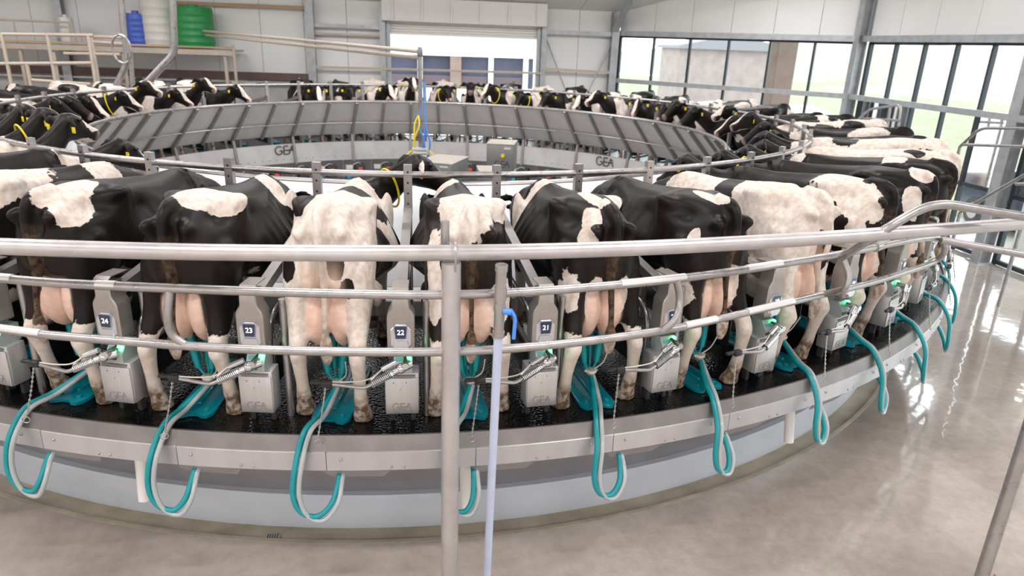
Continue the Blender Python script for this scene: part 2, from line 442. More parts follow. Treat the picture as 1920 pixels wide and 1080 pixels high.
# ---- glazing
def glass_material():
    m = bpy.data.materials.new('window_glass'); m.use_nodes = True; nt = m.node_tree; nt.nodes.clear(); N = nt.nodes.new; L = nt.links.new
    o = N('ShaderNodeOutputMaterial'); t = N('ShaderNodeBsdfTransparent'); t.inputs[0].default_value = (.96,.985,.975,1); gl = N('ShaderNodeBsdfGlossy'); gl.inputs['Roughness'].default_value = .03
    fr = N('ShaderNodeFresnel'); fr.inputs[0].default_value = 1.45; mx = N('ShaderNodeMixShader')
    L(fr.outputs[0], mx.inputs[0]); L(t.outputs[0], mx.inputs[1]); L(gl.outputs[0], mx.inputs[2]); L(mx.outputs[0], o.inputs[0]); return m
GLASS = glass_material()
def window(name, p0, p1, n, zs=(.06,1.30,2.66,3.94)):
    w = struct(name); p0, p1 = Vector(p0), Vector(p1); d = (p1-p0); L = d.length; d.normalize(); nrm = Vector((d.y,-d.x,0))
    Z = lambda p, z: Vector((p.x, p.y, z))
    for i in range(n+1):
        p = p0+d*(L*i/n); MB().bar(Z(p, zs[0]-.05), Z(p, zs[-1]+.05), .055 if 0 < i < n else .09, .09, up=tuple(nrm)).build('mullion', FRAME, w, 0)
    for z in zs:
        MB().bar(Z(p0, z), Z(p1, z), .07, .08, up=(0,0,1)).build('transom', FRAME, w, 0)
    for i in range(n):
        for k in range(len(zs)-1):
            a = p0+d*(L*i/n+.03); b = p0+d*(L*(i+1)/n-.03)
            MB().add([Z(a, zs[k]+.03), Z(b, zs[k]+.03), Z(b, zs[k+1]-.03), Z(a, zs[k+1]-.03)], [(0,1,2,3)]).build('pane', GLASS, w, 0)
    return w
window('window_1', (5.98,9.66,0), (10.72,4.82,0), 6)
window('window_2', (10.75,4.55,0), (10.75,-.25,0), 5)
window('window_3', (10.75,-.6,0), (10.75,-5.4,0), 5)
window('window_4', (10.75,-5.8,0), (10.75,-10.6,0), 5)
wall_run('wall_right_front', (10.75,-10.6,0), (10.75,-16,0), 0, 3.98, WALLP, 1.4)
def h_column(name, p, ztop, face, m=COLUMN, w=.22):
    mb = MB(); f = Vector(face); s = Vector((-f.y, f.x, 0)); p = Vector(p)
    for k in (-1, 1): mb.bar(p+f*k*w/2, p+f*k*w/2+Vector((0,0,ztop)), w, .018, up=tuple(s)) if False else mb.bar(p+f*k*w/2, p+f*k*w/2+Vector((0,0,ztop)), .018, w, up=tuple(s))
    mb.bar(p, p+Vector((0,0,ztop)), w, .014, up=tuple(s))
    mb.box(p+Vector((0,0,.01)), (w*1.5,w*1.5,.02))
    o = mb.build(name, m, None, 0); tag(o, kind='structure'); return o
h_column('trim_1', (10.58,-.42,0), 7.5, (1,0,0)); h_column('trim_2', (10.55,4.72,0), 5.9, (1,0,0)); h_column('trim_3', (10.58,-5.6,0), 7.5, (1,0,0))
h_column('trim_4', (5.75,9.5,0), 4.6, (0,1,0)); h_column('trim_5', (-3.05,9.5,0), 4.6, (0,1,0)); h_column('trim_6', (-9.6,9.5,0), 4.6, (0,1,0))
h_column('trim_7', (3.62,9.5,0), 4.6, (0,1,0), w=.16); h_column('trim_8', (-1.05,9.5,0), 4.6, (0,1,0), w=.16)
# long galvanised beam in front of the glazing at transom height
for nm, a, b in (('trim_9', (5.9,9.45,2.68), (10.5,4.7,2.68)), ('trim_10', (10.5,4.7,2.68), (10.5,-10.4,2.68))):
    tag(MB().bar(a, b, .09, .12).build(nm, COLUMN, None, 0), kind='structure')
for nm, a, b in (('trim_11', (5.9,9.5,4.02), (10.58,4.7,4.02)), ('trim_12', (10.58,4.7,4.02), (10.58,-10.4,4.02))):
    tag(MB().bar(a, b, .10, .14).build(nm, COLUMN, None, 0), kind='structure')
# back wall: horizontal purlins, cross bracing, timber and brown boards
mb = MB(); tag(mb.bar((3.6,9.5,3.98), (5.8,9.5,3.98), .1, .12).build('trim_13', COLUMN, None, 0), kind='structure')
tag(MB().bar((3.6,9.42,2.95), (5.8,9.42,2.9), .07, .07).build('trim_14', PIPEW, None, 0), kind='structure')
tag(MB().tube([(3.65,9.52,3.9),(4.7,9.52,1.6)], .02).build('trim_15', COLUMN), kind='structure'); tag(MB().tube([(5.75,9.52,3.9),(4.75,9.52,1.6)], .02).build('trim_16', COLUMN), kind='structure')
tag(MB().bar((-14,9.5,2.50), (-3.1,9.5,2.50), .10, .20).build('trim_17', BROWNB, None, 0), kind='structure')
tag(MB().bar((-14,9.46,2.34), (-3.1,9.46,2.34), .06, .05).build('trim_18', COLUMN, None, 0), kind='structure')
tag(MB().bar((-6.7,9.52,4.36), (-3.1,9.52,4.36), .06, .09).build('trim_19', WOOD, None, 0), kind='structure')
tag(MB().bar((-3.0,9.5,3.92), (-1.1,9.5,3.92), .08, .1).build('trim_20', COLUMN, None, 0), kind='structure')
tag(MB().bar((-3.0,9.5,3.70), (-1.1,9.5,3.70), .05, .06).build('trim_21', PIPEW, None, 0), kind='structure')
tag(MB().bar((-3.0,9.42,2.8), (3.6,9.42,2.82), .06, .06).build('trim_22', PIPEW, None, 0), kind='structure')

tag(MB().bar((5.72,9.45,4.05), (5.85,8.55,4.86), .16, .1).build('trim_23', COLUMN, None, 0), kind='structure')
# ---- roller door, half rolled up, with its box and guide rails
rd = struct('door_1')
MB().bbox((1.29,9.42,4.42), (4.7,.5,.62), .03).build('roller_box', mat('roller_box_paint', (.80,.77,.75), .5), rd)
for x in (DOORX0-.02, DOORX1+.02): MB().box((x,9.56,2.1), (.1,.14,4.2)).build('guide_rail', COLUMN, rd, 0)
for i in range(5): MB().bbox((1.29,9.60,4.08-i*.07), (4.3,.03,.062), .012).build('door_slat', mat('roller_slat', (.78,.76,.72), .5), rd)
for i in range(6): MB().box((-.75+i*.82,9.14,4.42), (.05,.04,.5)).build('box_bracket', mat('roller_box_paint'), rd, 0)

# ---- what lies outside
GRASS = mat('grass', (.185,.215,.11), .9, 0, .45, .9, .4, 12, col2=(.24,.245,.165))  # raised and greyed so outdoor haze sits in the grass colour
FIELD = mat('hazy_field', (.27,.275,.21), .95, 0, .25, .05, col2=(.30,.285,.235))  # paled to put distance haze into the field and hill colour
GRAVEL = mat('pale_paving', (.62,.60,.56), .85, 0, .15, 3)
og = MB(); og.add([(10.9,-40,-.12),(140,-40,-.12),(140,90,-.12),(10.9,90,-.12)], [(0,1,2,3)])
og.add([(-60,9.95,-.12),(10.9,9.95,-.12),(10.9,90,-.12),(-60,90,-.12)], [(0,1,2,3)])
tag(og.build('lawn_ground', GRASS, None, 0), kind='structure')
pv = MB(); pv.add([(11.1,-30,-.10),(13.4,-30,-.10),(13.6,3,-.10),(12.0,7.5,-.10),(11.0,6,-.10)], [(0,1,2,3,4)]); tag(pv.build('paved_path', GRAVEL, None, 0), kind='structure')
ap = MB(); ap.add([(-8,10.0,-.09),(11,10.0,-.09),(22,17,-.09),(30,40,-.09),(-20,40,-.09)], [(0,1,2,3,4)]); tag(ap.build('yard_apron', GRAVEL, None, 0), kind='structure')
def hill(name, c, r, h, m):
    mb = MB(); n, k = 40, 8; prof = [(1-i/k, (1-(1-i/k)**2)) for i in range(k+1)]
    vs, fs = [], []
    for t, z in prof:
        for j in range(n):
            a = 2*math.pi*j/n; q = 1+.12*math.sin(3*a+r)+.06*math.sin(7*a)
            vs.append((c[0]+r[0]*t*q*math.cos(a) if isinstance(r, tuple) else 0, c[1]+r[1]*t*q*math.sin(a), -.2+h*z*(1-.12*math.sin(2*a+1))) if False else (c[0]+r*t*q*math.cos(a), c[1]+r*t*q*math.sin(a)*.7, -.2+h*z*(1-.1*math.sin(2*a+1)*t)))
    for i in range(k):
        for j in range(n):
            l = (j+1) % n; fs.append((i*n+j, i*n+l, (i+1)*n+l, (i+1)*n+j))
    mb.add(vs, fs); o = mb.build(name, m, None, 80); tag(o, kind='structure'); return o
hill('hills', (130,52), 75, 3.6, FIELD); hill('hills_far', (110,150), 90, 7.0, FIELD); hill('hills_right', (165,-20), 85, 3.4, FIELD)
# milk house beyond the roller door
BRICK = mat('distant_brick', (.25,.185,.155), .85, 0, .2, 2); BLUEGL = mat('bluish_glass_front', (.075,.08,.125), .25, .0, .2, 1)
bh = thing('yard_building', 'white yard building with bluish glazed band and brick piers seen through roller door', 'building', (-1.6,21,0))
MB().box((0,2.5,.75), (14,5,1.8)).build('lower_wall', WALLP, bh, 0); MB().box((0,2.5,5.3), (14,5,4.6)).build('upper_wall', WALLP, bh, 0)
MB().box((0,2.7,2.3), (13.6,4.6,1.4)).build('glazed_core', BLUEGL, bh, 0)
for i in range(9):
    MB().box((-6.4+i*1.6,.12,2.32), (.22 if i % 3 else .5,.2,1.35)).build('pier', BRICK if i % 3 == 0 else WALLP, bh, 0)
for i in range(8): MB().box((-5.6+i*1.6,.2,1.95), (1.3,.08,.4)).build('pane', mat('brick_pane', (.10,.075,.085), .5), bh, 0)
MB().box((0,-.1,3.9), (14,.12,.08)).build('gutter_line', mat('pink_gutter', (.20,.15,.145), .5), bh, 0)
bp = thing('brick_gatepost', 'tall brown brick pillar outside the slanting windows', 'pillar', (pixy(1464,120,9.0).x,9.0,-.1))
MB().bbox((0,0,2.2), (.62,.62,4.4), .02).build('shaft', BRICK, bp, 0)
MB().box((0,0,4.45), (.8,.8,.12)).build('cap', GRAVEL, bp, 0)
bs = thing('brown_shed', 'low brownish brick shed outside the slanting windows', 'building', ((pixy(1290,120,26).x+pixy(1442,120,26).x)/2+.6,28.5,-.1))
MB().box((0,0,1.9), (6.2,3,3.8)).build('wall', mat('pale_brick', (.31,.265,.245), .85, 0, .2, 2), bs, 0)  # wall paled, washed-out daylight look put into its colour
MB().prism([(-3.3,3.8),(3.3,3.8),(3.3,3.95),(0,4.6),(-3.3,3.95)], (0,-1.8,0), (1,0,0), (0,0,1), (0,1,0), 3.6).build('roof', mat('grey_roof', (.2,.21,.225), .7), bs, 0)
# parked vehicle
cr = thing('parked_car', 'dark blue parked car outside the right hand windows', 'car', (13.9,1.5,-.1), R_(84))
CARP = mat('dark_blue_paint', (.03,.05,.09), .25, .3, coat=.6)
MB().prism([(-2.1,.35),(2.1,.35),(2.15,.75),(1.35,.92),(.75,1.42),(-.9,1.46),(-1.6,.98),(-2.1,.9)], (0,-.85,0), (1,0,0), (0,0,1), (0,1,0), 1.7).build('body', CARP, cr)
for x in (-1.3, 1.35):
    for y in (-.82, .82):
        wv = MB().tube([(x,y-.1,.33),(x,y+.1,.33)], .33, 20).build('wheel', BLACKP, cr); MB().tube([(x,y-.115,.33),(x,y+.115,.33)], .19, 14).build('hub_cap', STEEL, wv)
for y in (-.856, .856): MB().prism([(.62,.95),(.5,1.36),(-.8,1.38),(-1.2,.98)], (0,y-.005,0), (1,0,0), (0,0,1), (0,1,0), .01).build('side_window', NAVY, cr)
wb = thing('white_container', 'white box container standing outside by the galvanised column', 'container', (12.75,.15,-.1))
MB().bbox((0,0,.8), (1.0,1.1,1.6), .03).build('body', WHITEP, wb); MB().bbox((0,0,1.63), (1.06,1.16,.06), .01).build('lid', WHITEP, wb)

# ---- added ceiling lamps, out of view; front row fills the cow rears
k = 0
for y in (-14.2, -9.6, -5.0, -.4, 4.2):
    for x in (-10.5, -6.0, -1.6, 2.9, 7.4):
        z = min(roof(Vector((x,y,0)))-.7, 6.6)
        lt = thing('added_ceiling_lamp', 'unseen white linear lamp added under the roof, %s in %s row from the back' % (ordinal(1+[-10.5,-6.0,-1.6,2.9,7.4].index(x)), ordinal(5-[-14.2,-9.6,-5.0,-.4,4.2].index(y))), 'lamp', (x,y,z), group='added linear ceiling lamps')
        MB().bbox((0,0,.05), (2.5,.34,.07), .01).build('housing', WHITEP, lt)
        for sx in (-1, 1): MB().tube([(sx*1.0,0,.08),(sx*1.0,0,roof(Vector((x,y,0)))-z)], .008, 6).build('hanger', STEEL, lt)
        ld = bpy.data.lights.new('added_lamp_light', 'AREA'); ld.shape = 'RECTANGLE'; ld.size = 2.4; ld.size_y = .3; ld.energy = LAMP_POWER; ld.color = LAMP_COLOR
        lo = bpy.data.objects.new('added_lamp_light', ld); COL.objects.link(lo); lo.parent = lt; lo.location = (0,0,.005)
# ================================================================== THE ROTARY PLATFORM
def deck_material():
    m = bpy.data.materials.new('wet_rubber_deck'); m.use_nodes = True; nt = m.node_tree; b = nt.nodes['Principled BSDF']; N = nt.nodes.new; L = nt.links.new
    tc = N('ShaderNodeTexCoord'); v = N('ShaderNodeTexVoronoi'); v.inputs['Scale'].default_value = 42; n = N('ShaderNodeTexNoise'); n.inputs['Scale'].default_value = 3; n.inputs['Detail'].default_value = 4
    L(tc.outputs['Object'], v.inputs['Vector']); L(tc.outputs['Object'], n.inputs['Vector'])
    bp = N('ShaderNodeBump'); b.inputs['Specular IOR Level'].default_value = .38; bp.inputs['Strength'].default_value = .5; bp.inputs['Distance'].default_value = .006; bp.invert = True
    L(v.outputs['Distance'], bp.inputs['Height']); L(bp.outputs[0], b.inputs['Normal'])
    mr = N('ShaderNodeMapRange'); mr.inputs[1].default_value = .35; mr.inputs[2].default_value = .65; mr.inputs[3].default_value = .07; mr.inputs[4].default_value = .24
    L(n.outputs['Fac'], mr.inputs[0]); L(mr.outputs[0], b.inputs['Roughness'])
    cr = N('ShaderNodeValToRGB'); cr.color_ramp.elements[0].position = .55; cr.color_ramp.elements[0].color = (.004,.004,.005,1); cr.color_ramp.elements[1].position = .8; cr.color_ramp.elements[1].color = (.035,.028,.016,1)
    L(n.outputs['Fac'], cr.inputs[0]); L(cr.outputs[0], b.inputs['Base Color']); return m
DECKM = deck_material()
pl = thing('rotary_platform', 'round rotary milking platform with black rubber deck and stainless rim', 'platform')
MB().sweep([(5.64,DECK-.05),(5.64,DECK),(RIM-.01,DECK),(RIM-.01,DECK-.05)], 0, 360, 200).build('deck_mat', DECKM, pl, 30)
MB().sweep([(7.05,.02),(7.05,DECK-.06),(7.16,DECK-.06),(7.16,.2)], 0, 360, 150).build('skirt', SKIRT, pl)
MB().sweep([(7.10,-.05),(7.10,.255),(7.215,.255),(7.22,.245),(7.22,-.05)], 0, 360, 150).build('plinth', PLINTH, pl)
MB().sweep([(5.66,DECK-.12),(5.66,DECK-.05),(7.7,DECK-.05),(7.7,DECK-.12)], 0, 360, 120).build('deck_frame', DARK, pl)
# rim plates, one for each stall
def rim_plate():
    mb = MB(); g = .035
    a0, a1 = -STEP/2+g/2, STEP/2-g/2
    mb.sweep([(7.79,DECK-.002),(7.79,DECK+.018),(7.805,DECK+.02),(7.845,DECK-.075),(7.852,DECK-.08),(7.852,DECK-.215),(7.80,DECK-.225),(7.80,DECK-.21),(7.84,DECK-.205),(7.83,DECK-.08)], a0, a1, 6)
    return mb.mesh('rim_plate', RIMST, 30)
RP = rim_plate()
lip = MB().sweep([(7.788,DECK+.004),(7.790,DECK+.022),(7.808,DECK+.024),(7.850,DECK-.070),(7.846,DECK-.072),(7.80,DECK+.016)], -STEP/2, STEP/2, 6).mesh('rim_lip', RIMDARK, 30)
rv = MB()
for a in (-2.9, 2.4): rv.sphere(polar(a, 7.853, DECK-.13), .012, 8, 6)
for a in (-.5, .1): rv.sphere(polar(a, 7.853, DECK-.19), .010, 8, 6)
RV = rv.mesh('rivets', STEEL)
br = MB(); 
w0, w1 = 1.65, 1.25
vs = [polar(-w0, 7.84, DECK-.226), polar(w0, 7.84, DECK-.226), polar(w1, 7.79, DECK-.305), polar(-w1, 7.79, DECK-.305)]
vs += [v*((v.to_2d().length-.008)/v.to_2d().length) for v in vs]; vs = vs[:4]+[Vector((v.x,v.y,w.z)) for v, w in zip(vs[4:], vs[:4])]
br.add(vs, [(3,2,1,0),(4,5,6,7),(0,1,5,4),(1,2,6,5),(2,3,7,6),(3,0,4,7)]); BR = br.mesh('under_bracket', SKIRT, 0)
for j in range(50):
    a = A_DISP0+STEP*j
    p_ = put('rim_plate', RP, pl, rz=R_(a)); put('rim_lip', lip, p_); put('rivets', RV, p_)
    put('under_bracket', BR, pl, rz=R_(a-2.2))
MB().tube([polar(a*2, 7.80, DECK-.237) for a in range(180)], .006, 5, closed=True).build('orange_cord', ORANGE, pl)
# breast rail with bracket bars
MB().tube([polar(a*2, 6.0, DECK+1.427) for a in range(180)], .028, 10, closed=True).build('breast_rail', GALV, pl)
# white drain pipes under the rim
for i, (px, py, lab) in enumerate(((225, 905, 'white plastic drain pipe below the rim at the left'), (872, 890, 'white plastic drain pipe half hidden behind the big rail post'), (1502, 785, 'white plastic drain pipe below the rim at the right'))):
    q = pix(px, py, .72); r = 7.62; a = math.degrees(math.atan2(q.x, -q.y)); 
    dp = thing('drain_pipe', lab, 'pipe', polar(a, 7.66, DECK-.22), R_(a), 'white drain pipes below the rim')
    MB().tube([(0,.06,.0),(.012,-.0,-.46)], .042, 16, caps=True).build('pipe', mat('white_pvc', (.85,.83,.80), .35), dp); MB().tube([(0,.062,-.01),(0,.058,-.05)], .048, 16).build('collar', mat('white_pvc'), dp)

# inner feed barrier: leaning panels with ribs, rails and the lower band
fb_ = thing('feed_barrier', 'ring of leaning grey panels with ribs facing the centre pit', 'barrier')
PT, PB, ZT, ZB = 4.93, 5.68, DECK+1.11, DECK+.31
pm = MB(); pm.sweep([(PT,ZT),(PB,ZB),(PB+.012,ZB+.008),(PT+.012,ZT+.008)], -STEP/2+.02, STEP/2-.02, 3); PMI = pm.mesh('feed_panel', PANEL, 30)
po = MB(); po.sweep([(PT+.016,ZT+.009),(PB+.016,ZB+.009),(PB+.022,ZB+.013),(PT+.022,ZT+.013)], -STEP/2+.02, STEP/2-.02, 3); PMO = po.mesh('outer_sheet', PANELW, 30)
rb = MB(); rb.bar((0,-(PT-.03),ZT), (0,-(PB-.03),ZB-.02), .05, .05, up=(1,0,0)); RBM = rb.mesh('rib', RIB, 0)
rl = MB(); rl.bar((0,-(PT-.035),ZT), (0,-(PB-.05),ZB), .07, .06, up=(1,0,0)); rl.bar((0,-(PB-.06),ZB+.02), (0,-5.50,DECK-.30), .06, .06, up=(1,0,0)); RLM = rl.mesh('long_rib', RIB, 0)
for j in range(50):
    a = A_DISP0+STEP*j
    q = put('feed_panel', PMI, fb_, rz=R_(a)); put('outer_sheet', PMO, q)
    put('long_rib' if j % 2 else 'rib', RLM if j % 2 else RBM, fb_, rz=R_(a+STEP/2))
MB().tube([polar(a*2.4, PT-.02, ZT+.02) for a in range(150)], .03, 8, closed=True).build('top_rail', GALV, fb_)
MB().tube([polar(a*2.4, PT+.40, ZT-.50) for a in range(150)], .016, 8, closed=True).build('middle_rail', GALV, fb_)
bd = MB(); bd.sweep([(5.58,DECK+.14),(5.60,DECK+.15),(5.62,DECK+.14),(5.60,DECK-.10),(5.56,DECK-.28),(5.53,DECK-.28),(5.55,DECK-.10)], -STEP+.04, STEP-.04, 6)
BDM = bd.mesh('band_plate', BAND, 30)
bdr = MB()
for i in range(8): bdr.sphere(polar(-STEP+1+i*1.78, 5.535, DECK-.19), .011, 6, 4)
BDR = bdr.mesh('rivets', RIB)
band = thing('inner_band', 'grey riveted band with dark logos below the leaning panels', 'band')
for j in range(25):
    a = A_DISP0+STEP/2+2*STEP*j
    q = put('band_plate', BDM, band, rz=R_(a)); put('rivets', BDR, q)
LG = logo_mesh(.185, LOGO)
for px, py in ((527,279), (1147,301)):
    P = pix(px, py, DECK+.02); a = math.degrees(math.atan2(P.x, -P.y))
    lo = put('logo', LG, band, polar(a, 5.530, DECK+.02), R_(a+180))
    tag(lo, 'dark printed logo')
# machines hung below the band on the far side
mu = []
for j in range(17, 35):
    a = A_COW0+STEP*j
    t = thing('milk_meter', 'milk meter unit under the inner band, %s from the left end of the far row' % ordinal(35-j), 'milk meter', polar(a, 5.45, 0), R_(a), 'milk meters under the inner band')
    if not mu:
        parts = [(MB().bbox((-.1,.05,.62), (.24,.2,.3), .02).build('housing', DARK, t), []), (MB().lathe([(.0,.30),(.085,.31),(.09,.5),(.06,.54),(.0,.545)], 16, (.16,.06,0)).build('canister', TEAL, t), []),
                 (MB().bbox((-.1,.16,.66), (.10,.02,.08), .008).build('display', REDL, t), []), (MB().tube([(.28,0,.0),(.28,0,.85)], .022, 8).build('post', GALV, t), []),
                 (MB().tube(spline([(.16,.06,.54),(.1,.12,.72),(-.05,.1,.80),(-.16,.05,.74)], 5), .014, 6).build('tube', CLEAR, t), []), (MB().bbox((.16,.08,.7), (.16,.14,.1), .015).build('pulsator', WHITEP, t), [])]
        mu = parts
    else:
        for c, s_ in mu:
            d = c.copy(); COL.objects.link(d); d.parent = t

# ================================================================== STALL EQUIPMENT
# local frame of a stall: x to the right seen from outside, y towards the centre, z up from the deck
XO = (1,0,0); ZO = (0,0,1); YI = (0,1,0)
def oct_(w, h, c, cx=0, cy=0): return [(cx+x, cy+y) for x, y in ((-w/2+c,-h/2),(w/2-c,-h/2),(w/2,-h/2+c),(w/2,h/2-c),(w/2-c,h/2),(-w/2+c,h/2),(-w/2,h/2-c),(-w/2,-h/2+c))]
def make_display():
    P = []
    outline = [(-.078,-.13),(.078,-.13),(.088,-.115),(.088,.10),(.080,.125),(.056,.165),(.052,.255),(-.052,.255),(-.056,.165),(-.080,.125),(-.088,.10),(-.088,-.115)]
    mb = MB(); mb.prism(outline, (0,.13,0), XO, ZO, (0,-1,0), .13, .008); P.append(('housing', mb.mesh('housing', CAST, 30), []))
    mb = MB(); path = [(0,.004,.25),(0,.012,.275),(0,.04,.29),(0,.20,.285)]
    for a, b in zip(path[:-1], path[1:]): mb.bar(a, b, .104, .006, up=(0,0,1) if False else (1,0,0)) if False else mb.add(*strip(a, b, .052, .006))
    P.append(('neck_sheet', mb.mesh('neck_sheet', CAST, 30), []))
    mb = MB(); mb.prism(oct_(.132,.175,.034,0,-.035), (0,.004,0), XO, ZO, (0,-1,0), .012, .003); P.append(('bezel', mb.mesh('bezel', CAST_LIGHT, 20), []))
    mb = MB(); mb.prism([(-.036,-.045),(.036,-.045),(.046,.042),(.038,.050),(-.038,.050),(-.046,.042)], (0,-.008,0.0), XO, ZO, (0,-1,0), .006, .002); b_ = mb.mesh('screen_border', SCRB, 20)
    mb = MB(); mb.prism([(-.031,-.040),(.031,-.040),(.040,.038),(.034,.044),(-.034,.044),(-.040,.038)], (0,-.0135,0.0), XO, ZO, (0,-1,0), .003); P.append(('screen', mb.mesh('screen', NAVY, 20), [('screen_border', b_)]))
    mb = MB(); mb.prism([(-.028,-.115),(.028,-.115),(.052,-.088),(.040,-.054),(-.040,-.054),(-.052,-.088)], (0,-.008,0), XO, ZO, (0,-1,0), .010, .004); P.append(('tag_dish', mb.mesh('tag_dish', CAST_LIGHT, 10), []))
    return P
def strip(a, b, hw, th):
    a, b = Vector(a), Vector(b); d = (b-a).normalized(); x = Vector((1,0,0)); n = x.cross(d)*th
    v = [a-x*hw, a+x*hw, b+x*hw, b-x*hw]; v += [p+n for p in v]
    return v, [(0,1,2,3),(7,6,5,4),(0,4,5,1),(1,5,6,2),(2,6,7,3),(3,7,4,0)]
def make_box():
    P = []
    mb = MB(); mb.bbox((0,.075,.25), (.225,.14,.30), .008); body = mb.mesh('body', STEEL_BOX, 30)
    mb = MB(); mb.bbox((0,-.001,.235), (.215,.012,.265), .004); P.append(('body', body, [('front_panel', mb.mesh('front_panel', STEEL_BOX, 30)), ('slot', MB().box((0,-.003,.383), (.18,.008,.014)).mesh('slot', mat('slot_shadow_grey', (.22,.21,.20), .5, .4), 0)),
        ('screws', MB().sphere((-.055,-.008,.335), .005, 6, 4).sphere((.03,-.008,.335), .005, 6, 4).sphere((-.01,-.008,.285), .004, 6, 4).mesh('screws', RIB))]))
    for x in (-.07, .07): P.append(('foot', MB().box((x,.11,.05), (.03,.05,.1)).mesh('foot', DARK, 0), []))
    mb = MB(); mb.prism([(0,.40),(.0,.455),(.05,.525),(.16,.525),(.16,.40)], (-.05,.0,0), (0,1,0), ZO, (1,0,0), .12); P.append(('controller', mb.mesh('controller', mat('controller_grey', (.36,.42,.41), .4, .2), 0), [
        ('indicator_light', MB().bbox((.05,.022,.505), (.026,.03,.05), .008).mesh('indicator_light', LEDG, 30)),
        ('key_label', MB().box((-.012,.026,.492), (.055,.006,.022), Matrix.Rotation(R_(-36), 3, 'X')).mesh('key_label', LEDDIM, 0)),
        ('key', MB().box((-.012,-.004,.43), (.07,.008,.02)).mesh('key', BLACKP, 0))]))
    P.append(('pole', MB().tube([(.165,.16,0),(.165,.16,.86)], .026, 12).mesh('pole', GALV), []))
    return P
def make_arm():
    P = []
    mb = MB(); mb.tube([(.06,-.03,.485),(.0,-.07,.475)], .03, 12); mb.sphere((.0,-.075,.475), .036, 12, 8); mb.tube([(.03,-.10,.50),(.03,.02,.50)], .022, 12); mb.tube([(.0,-.075,.475),(-.06,-.10,.452)], .024, 10)
    P.append(('knuckle', mb.mesh('knuckle', CHROME), []))
    a, b = Vector((-.05,-.098,.455)), Vector((-.185,-.13,.395)); d = (b-a); turns = 13; path = []
    x = Vector((0,0,1)).cross(d).normalized(); y = d.normalized().cross(x)
    for i in range(turns*8+1):
        t = i/(turns*8); q = 2*math.pi*i/8; path.append(a+d*t+(x*math.cos(q)+y*math.sin(q))*.024)
    P.append(('spring', MB().tube(path, .0055, 5).tube([a, b], .012, 8).mesh('spring', CHROME), []))
    P.append(('cylinder', MB().tube([(-.03,-.075,.52),(-.12,-.10,.48)], .019, 12).tube([(-.12,-.10,.48),(-.19,-.125,.42)], .006, 6).mesh('cylinder', CHROME), []))
    P.append(('arm_tube', MB().tube(round_corners([(-.18,-.13,.395),(-.23,-.14,.372),(-.44,-.13,.40)], .05), .0135, 10).mesh('arm_tube', GALV), []))
    P.append(('cable', MB().tube(spline([(-.11,-.10,.49),(-.2,-.13,.43),(-.32,-.135,.415),(-.44,-.13,.415)], 5), .0045, 6).mesh('cable', WHITEP), []))
    mb = MB(); mb.bbox((-.465,-.13,.403), (.07,.045,.045), .012); mb.bbox((-.525,-.125,.410), (.09,.032,.024), .01); P.append(('clamp', mb.mesh('clamp', BLACKP), []))
    # chain hanging from the clamp down to the ring round the hoses
    pts = [Vector((-.475,-.135,.385)), Vector((-.50,-.17,.22)), Vector((-.53,-.215,.05))]; mb = MB(); sp = spline(pts, 12)
    for i, (p0, p1) in enumerate(zip(sp[:-1], sp[1:])):
        mb.tube([p0, p1], .0042, 5)
        if i % 2 == 0: mb.sphere(p0, .0090, 6, 4)
    ring = MB().tube([Vector((-.53,-.225,.03))+Vector((.0,.008*math.cos(t),0))+Vector((math.cos(t)*.022,0,math.sin(t)*.022)) for t in [2*math.pi*i/16 for i in range(16)]], .0035, 5, closed=True)
    P.append(('chain', mb.mesh('chain', STEEL), [('ring', ring.mesh('ring', STEEL))]))
    return P
